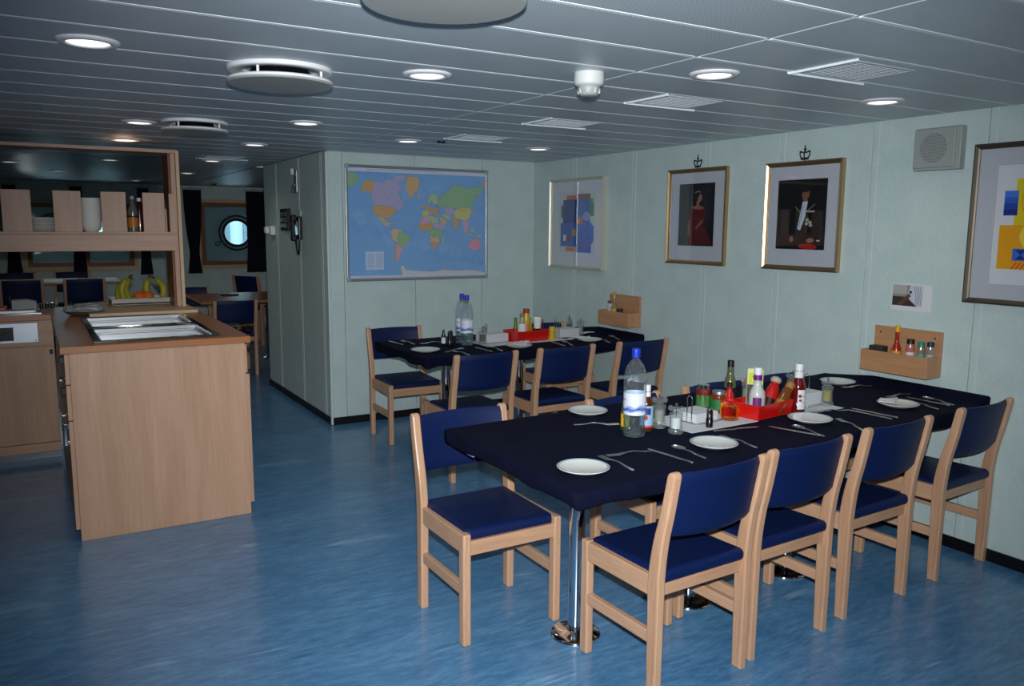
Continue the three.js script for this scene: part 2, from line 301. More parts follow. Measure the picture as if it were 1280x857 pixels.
downlight(1.5, -9.3, 'lit round downlight above the far wooden table');
for (const [x, z] of [[0.642, -7.814], [0.315, -9.743], [0.12, -6.9], [-0.1, -8.6], [-0.3, -10.8], [3.6, -10.4], [1.2, -11.2]]) downlight(x, z, 'small lit downlight in the far dining area ceiling');
for (const [x, z] of [[-1.4, -2.8], [0.2, -0.3], [2.16, 0.4], [3.2, 0.4]]) downlight(x, z, 'lit downlight in the ceiling over and behind the photographer');

function diffuser(x, z, r, label) {
  const d = thing('air_diffuser', label, 'air diffuser', [x, H, z], 0, 'round ceiling air diffusers');
  part(d, 'mounting_ring', lathe([[r * 0.72, 0], [r * 0.74, -0.014], [r * 0.97, -0.016], [r, -0.01], [r, 0.002]], 56), M.white);
  part(d, 'disc', lathe([[0.001, -0.046], [r - 0.012, -0.046], [r - 0.01, -0.04], [r, -0.040], [r + 0.002, -0.046], [r, -0.05]], 56), M.white);
  part(d, 'disc_face', lathe([[r + 0.001, -0.0495], [r, -0.055], [r - 0.006, -0.058], [0.001, -0.058]], 56), M.discGrey);
  part(d, 'core', cyl(r * 0.55, r * 0.62, 0.046, 0, -0.023, 0, 40), M.blackGloss);
  for (let k = 0; k < 4; k++) { const a = k * Math.PI / 2 + 0.75; part(d, 'spacer', cyl(0.005, 0.005, 0.034, Math.cos(a) * r * 0.86, -0.029, Math.sin(a) * r * 0.86, 10), M.white); }
}
diffuser(0.812, -2.995, 0.182, 'round white air diffuser disc nearer the serving counter front');
diffuser(0.815, -4.74, 0.17, 'round white air diffuser disc close to the hatch');
diffuser(0.84, -1.72, 0.185, 'round white air diffuser cut by the top of the picture');

function vent(x, z, label) {
  const v = thing('ceiling_vent', label, 'vent', [x, H, z], 0, 'square ceiling vents');
  const w = 0.3, l = 0.23;
  part(v, 'frame', merge([rb(w, 0.006, 0.012, 0.002, 0, -0.001, -l / 2), rb(w, 0.006, 0.012, 0.002, 0, -0.001, l / 2), rb(0.012, 0.006, l, 0.002, -w / 2, -0.001, 0), rb(0.012, 0.006, l, 0.002, w / 2, -0.001, 0)]), M.ventGrey);
  part(v, 'lip', merge([rb(w + 0.12, 0.009, 0.006, 0.002, 0.02, -0.0035, -l / 2 - 0.025), rb(0.006, 0.009, l + 0.05, 0.002, -w / 2 - 0.03, -0.0035, 0)]), M.profile);
  part(v, 'backing', bx(w - 0.012, 0.004, l - 0.012, 0, 0.0005, 0), M.greyPlastic);
  for (let k = 0; k < 11; k++) part(v, 'slat', rb(w - 0.02, 0.004, 0.007, 0.001, 0, -0.001, -l / 2 + 0.022 + k * (l - 0.044) / 10), M.profile);
  for (let k = 0; k < 5; k++) part(v, 'bar', rb(0.005, 0.004, l - 0.02, 0.001, -w / 2 + 0.05 + k * 0.05, -0.0012, 0), M.ventGrey);
}
vent(2.545, -1.92, 'white square ceiling vent nearest the loudspeaker');
vent(2.5, -2.79, 'white square ceiling vent before the portraits');
vent(2.5, -3.66, 'white square ceiling vent between the two tables');
vent(2.47, -4.55, 'white square ceiling vent near the map wall');
vent(1.42, -7.05, 'white square ceiling vent in the corridor beside a downlight');
{
  const d = thing('smoke_detector', 'white round smoke detector beside the ceiling joint', 'smoke detector', [1.775, H, -2.455]);
  part(d, 'base', lathe([[0.052, 0.002], [0.054, -0.004], [0.054, -0.036], [0.05, -0.044], [0.036, -0.05], [0.001, -0.05]], 32), M.whitePlastic);
  part(d, 'sensor_head', lathe([[0.036, -0.048], [0.041, -0.056], [0.034, -0.076], [0.028, -0.082], [0.001, -0.083]], 28), M.greyPlastic);
  for (let k = 0; k < 8; k++) { const a = k * Math.PI / 4; part(d, 'rib', rb(0.005, 0.02, 0.005, 0.001, Math.cos(a) * 0.038, -0.064, Math.sin(a) * 0.038), M.whitePlastic); }
  const s = thing('ceiling_sensor', 'tiny black twin sensor in the ceiling before the map', 'sensor', [2.35, H, -4.87]);
  part(s, 'housing', lathe([[0.001, -0.012], [0.012, -0.012], [0.014, 0]], 16), M.black, [-0.016, 0, 0]); part(s, 'housing', lathe([[0.001, -0.012], [0.012, -0.012], [0.014, 0]], 16), M.black, [0.016, 0, 0]);
  const p = thing('sprinkler', 'small pale sprinkler head on the far ceiling', 'sprinkler', [2.05, H, -10.8]);
  part(p, 'base', lathe([[0.001, -0.01], [0.055, -0.01], [0.06, 0.001]], 24), M.white); part(p, 'head', lathe([[0.001, -0.06], [0.03, -0.055], [0.038, -0.03], [0.03, -0.008]], 20), M.chrome);
}
// ---------------------------------------------------------------- serving counter and hatch
function rimWell(parent, x0, x1, z0, z1, y) {             // stainless food well: rim, walls, stepped floor
  const t = 0.028, d = 0.05;
  const s = new THREE.Shape([[x0 - t, z0 - t], [x1 + t, z0 - t], [x1 + t, z1 + t], [x0 - t, z1 + t]].map((q) => new THREE.Vector2(...q)));
  s.holes.push(new THREE.Path([[x0, z0], [x0, z1], [x1, z1], [x1, z0]].map((q) => new THREE.Vector2(...q))));
  part(parent, 'rim', new THREE.ExtrudeGeometry(s, { depth: 0.003, bevelEnabled: true, bevelSize: 0.002, bevelThickness: 0.002, bevelSegments: 1 }).rotateX(Math.PI / 2).translate(0, y + 0.006, 0), M.steel);
  const w = 0.004;
  part(parent, 'well_wall', merge([bx(w, d, z1 - z0, x0 - w / 2, y - d / 2, (z0 + z1) / 2), bx(w, d, z1 - z0, x1 + w / 2, y - d / 2, (z0 + z1) / 2), bx(x1 - x0, d, w, (x0 + x1) / 2, y - d / 2, z0 - w / 2), bx(x1 - x0, d, w, (x0 + x1) / 2, y - d / 2, z1 + w / 2),
    rb(x1 - x0, 0.012, 0.018, 0.003, (x0 + x1) / 2, y - 0.022, z0 + 0.009), rb(0.018, 0.012, z1 - z0, 0.003, x1 - 0.009, y - 0.022, (z0 + z1) / 2), rb(0.018, 0.012, z1 - z0, 0.003, x0 + 0.009, y - 0.022, (z0 + z1) / 2)]), M.wellSteel);
  part(parent, 'well_floor', bx(x1 - x0, w, z1 - z0, (x0 + x1) / 2, y - d, (z0 + z1) / 2), M.wellFloor);
}
const CX0 = 0.128, CX1 = 0.94, CZ = -4.32;
{
  const c = thing('serving_counter', 'beech laminate serving counter with two steel food wells', 'counter', [0, 0, 0]);
  part(c, 'end_panel', rb(CX1 - CX0, 0.93, 0.022, 0.002, (CX0 + CX1) / 2, 0.465, CZ - 0.011, 1), M.laminate);
  part(c, 'back_panel', rb(CX1 - CX0, 0.91, 0.02, 0.002, (CX0 + CX1) / 2, 0.475, -6.42, 1), M.laminate);
  part(c, 'plinth', bx(CX1 - CX0 - 0.06, 0.06, 2.04, (CX0 + CX1) / 2, 0.03, -5.37), M.base);
  part(c, 'floor_board', bx(CX1 - CX0 - 0.01, 0.02, 2.06, (CX0 + CX1) / 2, 0.075, -5.38), M.laminate);
  part(c, 'side_panel', bx(0.018, 0.85, 2.06, CX1 - 0.012, 0.5, -5.38, 1), M.laminate); part(c, 'side_panel', bx(0.018, 0.85, 2.06, CX0 + 0.012, 0.5, -5.38, 1), M.laminate);
  const segs = [[-4.326, -4.87], [-4.876, -5.42], [-5.426, -5.97]];
  for (const [a, b] of segs) {
    const w = a - b, zc = (a + b) / 2;
    for (const [y0, y1, n] of [[0.78, 0.925, 'drawer'], [0.605, 0.775, 'drawer'], [0.06, 0.6, 'cabinet_door']]) {
      const dr = part(c, n, rb(0.02, y1 - y0, w - 0.004, 0.002, CX0 - 0.010, (y0 + y1) / 2, zc, 1), M.laminate);
      if (a < -4.5) continue;
      if (n === 'drawer') { part(dr, 'handle', merge([rb(0.022, 0.014, 0.07, 0.004, CX0 - 0.036, y0 + 0.012, a - 0.1), rb(0.02, 0.01, 0.012, 0.002, CX0 - 0.026, y0 + 0.012, a - 0.08), rb(0.02, 0.01, 0.012, 0.002, CX0 - 0.026, y0 + 0.012, a - 0.12)]), M.chrome); part(dr, 'catch', rb(0.024, 0.035, 0.03, 0.004, CX0 - 0.03, y1 - 0.03, a - 0.04), M.black); }
      else part(dr, 'handle', merge([rb(0.02, 0.11, 0.03, 0.005, CX0 - 0.035, 0.53, a - 0.05), rb(0.03, 0.025, 0.022, 0.004, CX0 - 0.028, 0.57, a - 0.05), rb(0.03, 0.02, 0.022, 0.004, CX0 - 0.028, 0.49, a - 0.05)]), M.chrome);
    }
    part(c, 'cabinet_door', rb(0.02, 0.7, w - 0.004, 0.002, CX1 + 0.010, 0.41, zc, 1), M.laminate);
    part(c, 'upper_rail', rb(0.014, 0.15, w - 0.004, 0.002, CX1 + 0.004, 0.845, zc, 1), M.laminate);
  }
  rimWell(c, 0.272, 0.8, -4.94, -4.405, 0.966); rimWell(c, 0.272, 0.8, -5.565, -5.03, 0.966);
  // worktop, L shaped, cut out for the wells
  const s = new THREE.Shape([[0.093, 4.302], [0.965, 4.302], [0.965, 6.45], [-2.4, 6.45], [-2.4, 5.93], [0.093, 5.93]].map((q) => new THREE.Vector2(...q)));
  for (const [a, b] of [[4.4, 4.945], [5.025, 5.57]]) s.holes.push(new THREE.Path([[0.266, a], [0.266, b], [0.806, b], [0.806, a]].map((q) => new THREE.Vector2(...q))));
  s.holes.push(new THREE.Path([[-1.8, 6.02], [-1.8, 6.27], [0.02, 6.27], [0.02, 6.02]].map((q) => new THREE.Vector2(...q))));
  const g = boxUV(new THREE.ExtrudeGeometry(s, { depth: 0.031, bevelEnabled: true, bevelSize: 0.002, bevelThickness: 0.002, bevelSegments: 1, bevelOffset: -0.002 }).rotateX(-Math.PI / 2).translate(0, 0.932, 0), 0);
  solo('worktop', 'orange-brown wooden worktop along the serving counters', 'worktop', g, M.worktop);
}
{
  const c = thing('galley_counter', 'beech laminate counter with steel control panel beside the serving counter', 'counter', [0, 0, 0]);
  part(c, 'carcass', bx(2.5, 0.86, 0.4, -1.15, 0.5, -6.21, 1), M.laminate);
  part(c, 'kick_plate', bx(2.5, 0.065, 0.36, -1.15, 0.033, -6.23), col(0x5c646c, 0.4, { metalness: 0.6 }));
  for (let i = 0; i < 3; i++) {
    const x1 = 0.1 - i * 0.8, x0 = x1 - 0.79;
    part(c, 'drawer', rb(0.786, 0.16, 0.018, 0.002, (x0 + x1) / 2, 0.845, -5.99, 0), M.laminate);
    const d = part(c, 'cabinet_door', rb(0.786, 0.63, 0.018, 0.002, (x0 + x1) / 2, 0.44, -5.99, 1), M.laminate);
    part(c, 'lower_rail', rb(0.786, 0.06, 0.018, 0.002, (x0 + x1) / 2, 0.09, -5.99, 0), M.laminate);
    part(d, 'catch', rb(0.02, 0.03, 0.014, 0.003, x1 - 0.02, 0.72, -5.975), M.black);
  }
  const p = part(c, 'control_panel', rb(0.6, 0.125, 0.008, 0.002, -0.285, 0.85, -5.977), M.brushed);
  part(p, 'display', rb(0.3, 0.085, 0.006, 0.001, -0.27, 0.847, -5.9715), M.blackGloss);
  for (let i = 0; i < 3; i++) part(p, 'knob', cyl(0.018, 0.02, 0.016, 0, 0, 0, 20).rotateX(Math.PI / 2).translate(-0.16 - i * 0.08, 0.84, -5.962), M.black);
  part(p, 'screw', cyl(0.004, 0.004, 0.003, 0, 0, 0, 10).rotateX(Math.PI / 2).translate(0.0, 0.8, -5.972), M.black);
  rimWell(c, -1.79, 0.01, -6.265, -6.025, 0.966);
}
{
  const b = solo('sill_board', 'pale wooden board lying across the counter below the hatch', 'board', rb(0.64, 0.02, 0.82, 0.003, 0.615, 0.976, -6.045, 0), M.paleBoard);
  void b;
  const h = thing('serving_hatch', 'beech hatch frame with shelf and upright boards over the counter', 'shelf unit', [0, 0, 0]);
  const z = -5.9;
  part(h, 'post', rb(0.022, 1.04, 0.03, 0.003, 0.887, 1.507, z + 0.012, 1), M.paleBoard);
  part(h, 'post', rb(0.03, 1.04, 0.24, 0.003, 0.862, 1.507, z - 0.125, 1), M.shelfWood);
  part(h, 'end_board', rb(0.014, 1.04, 0.26, 0.002, 0.84, 1.507, z - 0.15, 1), M.redWood);
  part(h, 'top_rail', rb(3.1, 0.022, 0.27, 0.003, -0.66, 2.02, z - 0.11, 0), M.shelfWood);
  part(h, 'shelf', rb(3.06, 0.02, 0.27, 0.003, -0.685, 1.475, z - 0.13, 0), M.shelfWood);
  part(h, 'fascia', rb(3.06, 0.108, 0.02, 0.003, -0.66, 1.42, z + 0.004, 0), M.shelfWood);
  part(h, 'ledge', rb(3.06, 0.016, 0.03, 0.003, -0.66, 1.483, z + 0.0, 0), M.shelfWood);
  // upright boards that hold the stacks: [left, right] at the front plane
  for (const [a, b] of [[-0.13, 0.028], [0.148, 0.305], [0.418, 0.565], [0.664, 0.798], [0.868, 0.875], [-0.4, -0.25], [-0.68, -0.53]]) if (b - a > 0.05) part(h, 'upright_board', rb(b - a, 0.262, 0.02, 0.003, (a + b) / 2, 1.617, z - 0.008, 1), M.shelfWood);
  part(h, 'upright_board', rb(0.05, 0.258, 0.02, 0.003, 0.85, 1.616, z - 0.002, 1), M.shelfWood);
  part(h, 'pane', bx(2.9, 0.52, 0.006, -0.62, 1.745, z - 0.245), M.smoked);
}
const ORD = 'first second third fourth fifth sixth seventh eighth ninth tenth eleventh twelfth thirteenth fourteenth fifteenth'.split(' ');
// crockery and bottles on the hatch shelf
const shelfY = 1.4855;
function plateGeo(r, h) { return lathe([[0.001, 0.003], [r * 0.55, 0.002], [r * 0.6, 0], [r * 0.64, 0.002], [r * 0.95, h - 0.004], [r, h], [r * 0.97, h + 0.001], [r * 0.62, 0.007], [0.001, 0.006]], 40); }
{
  const gp = plateGeo(0.1, 0.018);
  for (let k = 0; k < 7; k++) solo('stacked_plate', ORD[k] + ' white plate from the bottom of the low hatch shelf stack', 'plate', gp, M.porcelain, [0.088, shelfY + k * 0.0125, -6.03], 0, 'plates stacked on the hatch shelf');
  const gb = lathe([[0.001, 0.004], [0.03, 0.003], [0.032, 0], [0.036, 0.003], [0.054, 0.02], [0.062, 0.045], [0.064, 0.046], [0.062, 0.047], [0.05, 0.02], [0.03, 0.008], [0.001, 0.007]], 36);
  for (let k = 0; k < 15; k++) solo('stacked_bowl', ORD[k] + ' white bowl from the bottom of the tall hatch shelf stack', 'bowl', gb, M.porcelain, [0.362, shelfY + k * 0.0125, -5.99], 0, 'bowls stacked on the hatch shelf');
  const b = thing('grey_bottle', 'grey bottle with orange label on the hatch shelf', 'bottle', [0.612, shelfY, -6.0]);
  part(b, 'body', lathe([[0.001, 0], [0.03, 0], [0.034, 0.006], [0.034, 0.13], [0.03, 0.155], [0.015, 0.19], [0.0125, 0.22], [0.001, 0.22]], 28), phys({ color: 0x6a6d68, roughness: 0.15, metalness: 0.2, clearcoat: 0.6 }));
  part(b, 'label', lathe([[0.0346, 0.035], [0.0346, 0.1]], 28), col(0xb9701a, 0.5)); part(b, 'band', lathe([[0.0347, 0.1], [0.0347, 0.112]], 28), M.black); part(b, 'cap', cyl(0.0135, 0.0135, 0.02, 0, 0.23, 0), M.greyPlastic);
  const r = thing('red_bottle', 'dark red bottle behind the grey bottle on the hatch shelf', 'bottle', [0.66, shelfY, -6.06]);
  part(r, 'body', lathe([[0.001, 0], [0.028, 0], [0.032, 0.006], [0.032, 0.13], [0.016, 0.18], [0.013, 0.21], [0.001, 0.21]], 24), phys({ color: 0x3a0a08, roughness: 0.2, clearcoat: 0.5 })); part(r, 'cap', cyl(0.014, 0.014, 0.022, 0, 0.22, 0), M.whiteCap);
  const u = thing('small_blue_bottle', 'small blue bottle beside the grey bottle on the hatch shelf', 'bottle', [0.576, shelfY, -6.05]);
  part(u, 'body', lathe([[0.001, 0], [0.018, 0], [0.02, 0.004], [0.02, 0.045], [0.01, 0.06], [0.001, 0.06]], 20), col(0x2a5fae, 0.3)); part(u, 'cap', cyl(0.01, 0.01, 0.015, 0, 0.067, 0), M.black);
  const x = thing('wooden_cutlery_box', 'small wooden box of glassware at the hatch post', 'box', [0.806, shelfY, -6.07]);
  part(x, 'back', rb(0.012, 0.15, 0.1, 0.002, 0.015, 0.075, 0, 1), M.shelfWood); part(x, 'tray', rb(0.1, 0.012, 0.1, 0.002, -0.03, 0.156, 0), M.shelfWood); part(x, 'leg', rb(0.012, 0.15, 0.1, 0.002, -0.073, 0.075, 0, 1), M.greyPlastic);
  const jg = lathe([[0.001, 0], [0.022, 0], [0.025, 0.004], [0.025, 0.05], [0.023, 0.05], [0.022, 0.006], [0.001, 0.005]], 24);
  for (const dx of [-0.055, 0.0]) solo('drinking_glass', 'clear glass on the wooden box, ' + (dx < -0.03 ? 'farther from' : 'beside') + ' the hatch post', 'glass', jg, M.clear, [0.806 + dx, shelfY + 0.1625, -6.07], 0, 'glasses at the hatch post');
}
// fruit tray on the sill board
{
  const y = 0.9865;
  const t = thing('fruit_tray', 'shallow steel tray holding bananas and oranges', 'tray', [0.655, y, -6.24], 0.02);
  const s = (w, d) => new THREE.Shape([[-w, -d], [w, -d], [w, d], [-w, d]].map((q) => new THREE.Vector2(...q)));
  void s;
  const trayM = col(0x9a948c, 0.45, { metalness: 0.3 });
  part(t, 'base', rb(0.37, 0.006, 0.2, 0.002, 0, 0.003, 0), trayM);
  part(t, 'rim', merge([rb(0.39, 0.03, 0.006, 0.002, 0, 0.03, 0.103), rb(0.39, 0.045, 0.006, 0.002, 0, 0.023, -0.103), rb(0.006, 0.045, 0.2, 0.002, 0.192, 0.023, 0), rb(0.006, 0.045, 0.2, 0.002, -0.192, 0.023, 0), rb(0.41, 0.006, 0.022, 0.002, 0, 0.046, 0.112), rb(0.41, 0.006, 0.022, 0.002, 0, 0.046, -0.112), rb(0.022, 0.006, 0.224, 0.002, 0.2, 0.046, 0), rb(0.022, 0.006, 0.224, 0.002, -0.2, 0.046, 0)]), trayM);
  const bm = std({ map: pixelTexture(64, 128, (u, v) => mixc(hex(0xa89a1c), hex(0x8a8f22), n1(u, v, 6, 10)), [1, 1]), roughness: 0.5 }), tip = col(0x3f3a1a, 0.7);
  const bananaGeo = (() => {
    const curve = new THREE.CatmullRomCurve3([[0, 0, 0], [-0.03, 0.04, 0], [-0.045, 0.085, 0], [-0.035, 0.13, 0], [-0.012, 0.165, 0]].map(V3));
    const g = new THREE.TubeGeometry(curve, 24, 0.022, 10, false), p = g.attributes.position;
    for (let i = 0; i <= 24; i++) { const c = curve.getPointAt(i / 24), t0 = i / 24, k = Math.min(1, Math.sin(Math.PI * Math.min(1, Math.max(0, 0.06 + t0 * 0.9))) * 1.7) * (t0 > 0.86 ? 1 - (t0 - 0.86) * 3.6 : 1); for (let j = 0; j <= 10; j++) { const q = i * 11 + j; p.setXYZ(q, c.x + (p.getX(q) - c.x) * k, c.y + (p.getY(q) - c.y) * k, c.z + (p.getZ(q) - c.z) * k); } }
    g.computeVertexNormals(); return g;
  })();
  const stem = lathe([[0.001, -0.012], [0.006, -0.01], [0.0065, 0.012], [0.004, 0.022], [0.001, 0.023]], 10);
  for (const [x, z, ry, rz, s0, lab] of [[-0.135, 0.01, 0.2, -0.55, 1, 'outermost of the left bunch'], [-0.1, 0.03, 0.35, -0.28, 1.02, 'middle of the left bunch'], [-0.055, 0.02, 0.1, -0.05, 1, 'inner of the left bunch'], [0.09, 0.02, 0.3, 0.12, 1, 'inner of the right bunch'], [0.135, 0.01, 3.3, -0.35, 1, 'outermost of the right bunch']]) {
    const b = thing('banana', 'yellow-green banana, ' + lab + ' on the fruit tray', 'banana', [0.655 + x, y + 0.02, -6.24 + z], ry, 'bananas on the fruit tray');
    const g = new THREE.Group(); void g;
    const body = part(b, 'peel', bananaGeo, bm); body.rotation.z = rz; body.scale.setScalar(s0);
    part(body, 'stem', stem, tip, [-0.012, 0.168, 0], [0, 0, -0.5]);
  }
  const og = new THREE.SphereGeometry(0.04, 24, 18), om = std({ color: 0xd8641a, roughness: 0.5, bumpMap: pixelTexture(128, 128, (u, v) => { const g = 255 * n2(u, v, 60, 60); return [g, g, g]; }, [0.3, 0.3], false), bumpScale: 0.001 });
  for (const [x, z, lab] of [[-0.012, 0.03, 'left'], [0.045, 0.045, 'right'], [0.02, -0.03, 'rear']]) { const o = thing('orange', 'orange at the ' + lab + ' of three between the bananas', 'orange', [0.655 + x, y + 0.052, -6.24 + z], 0, 'oranges on the fruit tray'); part(o, 'peel', og, om); part(o, 'navel', new THREE.SphereGeometry(0.004, 8, 6).translate(0, 0.035, 0), tip); }
  // film-covered serving dish on the worktop
  const d = thing('covered_dish', 'glass dish under crumpled clear film on the worktop', 'dish', [0.275, 0.967, -5.80], 0.1);
  part(d, 'bowl', lathe([[0.001, 0.0], [0.07, 0], [0.09, 0.006], [0.125, 0.03], [0.128, 0.032], [0.122, 0.032], [0.088, 0.01], [0.001, 0.006]], 40), M.brushed);
  const fg = new THREE.SphereGeometry(0.12, 40, 16, 0, Math.PI * 2, 0, Math.PI / 2), fp = fg.attributes.position;
  for (let i = 0; i < fp.count; i++) { const x = fp.getX(i), y0 = fp.getY(i), z = fp.getZ(i), w = (n1(x * 4 + 0.5, z * 4 + 0.5, 12, 12) - 0.5) * 0.03; fp.setXYZ(i, x * (1 + w), 0.03 + y0 * 0.26 + Math.max(0, w) * (y0 > 0.02 ? 1 : 0), z * (1 + w)); }
  fg.computeVertexNormals(); part(d, 'film', toCreasedNormals(fg, 0.2), phys({ color: 0xeef2f2, transmission: 0.8, thickness: 0, roughness: 0.12 }));
  part(d, 'food', new THREE.SphereGeometry(0.08, 24, 10, 0, Math.PI * 2, 0, Math.PI / 2).scale(1, 0.3, 1).translate(0, 0.012, 0), col(0x5a4326, 0.7));
}
// ---------------------------------------------------------------- chairs
const CH = (() => {
  const post = new THREE.Shape(); // outline in (z,y), back at negative z
  post.moveTo(-0.200, 0); post.lineTo(-0.160, 0); post.lineTo(-0.152, 0.40); post.quadraticCurveTo(-0.158, 0.50, -0.180, 0.58); post.quadraticCurveTo(-0.205, 0.66, -0.226, 0.775);
  post.quadraticCurveTo(-0.231, 0.793, -0.246, 0.793); post.quadraticCurveTo(-0.262, 0.792, -0.260, 0.772); post.quadraticCurveTo(-0.238, 0.64, -0.222, 0.58); post.quadraticCurveTo(-0.204, 0.48, -0.203, 0.40); post.lineTo(-0.200, 0);
  const pg = boxUV(new THREE.ExtrudeGeometry(post, { depth: 0.022, bevelEnabled: true, bevelSize: 0.006, bevelThickness: 0.006, bevelSegments: 2, bevelOffset: -0.006, curveSegments: 6 }).rotateY(-Math.PI / 2).translate(0.011, 0, 0), 1);
  const leg = rb(0.034, 0.432, 0.042, 0.008, 0, 0.216, 0);
  const rail = rb(0.026, 0.07, 0.335, 0.004), stretcher = rb(0.024, 0.042, 0.335, 0.004), cross = rb(0.372, 0.055, 0.022, 0.004);
  // seat cushion: rounded slab, crowned, front edge rolled down
  const seat = (() => {
    const g = new RoundedBoxGeometry(0.385, 0.044, 0.385, 6, 0.02); const p = g.attributes.position;
    for (let i = 0; i < p.count; i++) { const x = p.getX(i) / 0.19, z = p.getZ(i) / 0.19, y = p.getY(i); p.setY(i, y + (y > 0 ? 0.012 * (1 - x * x) * (1 - 0.3 * z * z) : 0) - (z > 0.4 ? 0.03 * (z - 0.4) ** 2 : 0)); }
    g.computeVertexNormals(); return boxUV(mergeVertices(g).toNonIndexed());
  })();
  const back = (() => {
    const g = new THREE.BoxGeometry(0.372, 0.218, 0.024, 20, 12, 2), p = g.attributes.position;
    for (let i = 0; i < p.count; i++) {
      const x = p.getX(i), y = p.getY(i), z = p.getZ(i), k = 1 - (x / 0.186) ** 2, e = Math.abs(y) > 0.1 ? (Math.abs(y) - 0.1) / 0.009 : 0;
      p.setXYZ(i, x, 0.674 + y - (y < 0 ? 0.006 * k : -0.002 * k), -0.214 - (y + 0.0) * 0.19 - 0.028 * k + z * (1 - 0.7 * Math.max(0, e)));
    }
    g.computeVertexNormals(); return boxUV(g);
  })();
  return { pg, leg, rail, stretcher, cross, seat, back };
})();
function makeChair(label, pos, turn, group) {
  const c = thing('dining_chair', label, 'chair', pos, turn, group);
  part(c, 'seat', CH.seat, M.vinyl, [0, 0.424, -0.006], null, 'navy vinyl seat'); part(c, 'backrest', CH.back, M.vinyl, null, null, 'navy vinyl backrest');
  for (const s of [-1, 1]) {
    part(c, 'leg', CH.leg, M.beech, [s * 0.198, 0, 0.185]); part(c, 'back_leg', CH.pg, M.beech, [s * 0.202, 0, 0]);
    part(c, 'side_rail', CH.rail, M.beech, [s * 0.2, 0.393, 0.008]); part(c, 'stretcher', CH.stretcher, M.beech, [s * 0.2, 0.215, 0.008]);
  }
  part(c, 'front_rail', CH.cross, M.beech, [0, 0.375, 0.188]); part(c, 'back_rail', CH.cross, M.beech, [0, 0.385, -0.172]);
  return c;
}
const PI = Math.PI, G1 = 'chairs at the near table', G2 = 'chairs at the corner table', G3 = 'chairs in the far dining area';
const chair0 = makeChair('beech chair with navy seat at the free end of the near table', [1.495, 0, -2.692], 0.0, G1);
const chair = (pos, turn, label, group, sy = 1, sx = 1) => { const c = dup(chair0, pos, turn, label, group); c.scale.set(sx, sy, 1); return c; };
chair([1.862, 0, -2.065], PI + 0.03, 'beech chair with navy back, first of the four backs from the chrome end post', G1);
chair([2.338, 0, -2.10], PI + 0.03, 'beech chair with navy back, second from the chrome end post', G1);
chair([2.895, 0, -2.135], PI + 0.03, 'beech chair with navy back, third from the chrome end post', G1);
chair([3.553, 0, -2.165], PI + 0.045, 'beech chair with navy back tight against the picture wall at the near table', G1);
chair([2.345, 0, -2.668], 0.02, 'beech chair behind the water bottle on the far side of the near table', G1, 0.97);
chair([2.955, 0, -2.7], 0.04, 'beech chair behind the red condiment basket of the near table', G1, 0.97);
chair([3.42, 0, -2.72], 0.04, 'beech chair in the wall corner on the far side of the near table', G1, 0.97);
chair([2.325, 0, -5.42], -0.02, 'beech chair standing before the map wall at the end of the corner table', G2);
chair([2.325, 0, -4.45], PI, 'beech chair with navy back at the corner table before the water bottles', G2);
chair([2.91, 0, -4.45], PI, 'middle beech chair of three backs at the corner table', G2);
chair([3.535, 0, -4.45], PI, 'beech chair nearest the picture wall at the corner table', G2);
chair([3.46, 0, -5.135], 0, 'beech chair in the room corner on the far side of the corner table', G2);
// far dining area
chair([1.76, 0, -8.68], PI, 'beech chair with its back to the corridor at the far wooden table', G3);
chair([1.67, 0, -10.28], 0, 'beech chair on the window side of the far wooden table', G3);
chair([2.58, 0, -10.88], PI / 2 + 0.6, 'beech chair turned sideways beyond the far wooden table', G3, 1.14);
for (const [x, lab] of [[-0.1, 'nearest the galley'], [0.525, 'before the fruit tray'], [-0.75, 'at the galley wall end']]) { chair([x, 0, -10.75], PI, 'dark-backed chair ' + lab + ' at the far window table', G3, 1.17, 1.0); chair([x - 0.06, 0, -11.93], 0, 'dark chair under the windows ' + lab, G3, 1.17, 1.0); }

// ---------------------------------------------------------------- tables
function tableFrame(label, x0, x1, z0, z1, posts, name = 'mess_table', topMat = M.worktop, y = T - 0.006, shear = 0) {
  const t = thing(name, label, 'table', [0, 0, 0]);
  const tg = rb(x1 - x0, 0.028, z1 - z0, 0.006, (x0 + x1) / 2, y - 0.014, (z0 + z1) / 2), tp = tg.attributes.position;
  for (let i = 0; i < tp.count; i++) tp.setZ(i, tp.getZ(i) - shear * (tp.getX(i) - x0));
  part(t, 'tabletop', tg, topMat);
  for (const [x, z] of posts) {
    const p = part(t, 'post', cyl(0.03, 0.03, y - 0.05, 0, (y - 0.05) / 2 + 0.02, 0, 32), M.chrome, [x, 0, z]);
    part(p, 'base_plate', lathe([[0.001, 0.028], [0.034, 0.028], [0.04, 0.022], [0.07, 0.016], [0.09, 0.012], [0.096, 0.006], [0.096, 0]], 40), M.chrome);
    part(p, 'top_plate', rb(0.22, 0.008, 0.22, 0.002, 0, y - 0.033, 0), M.black);
  }
  return t;
}
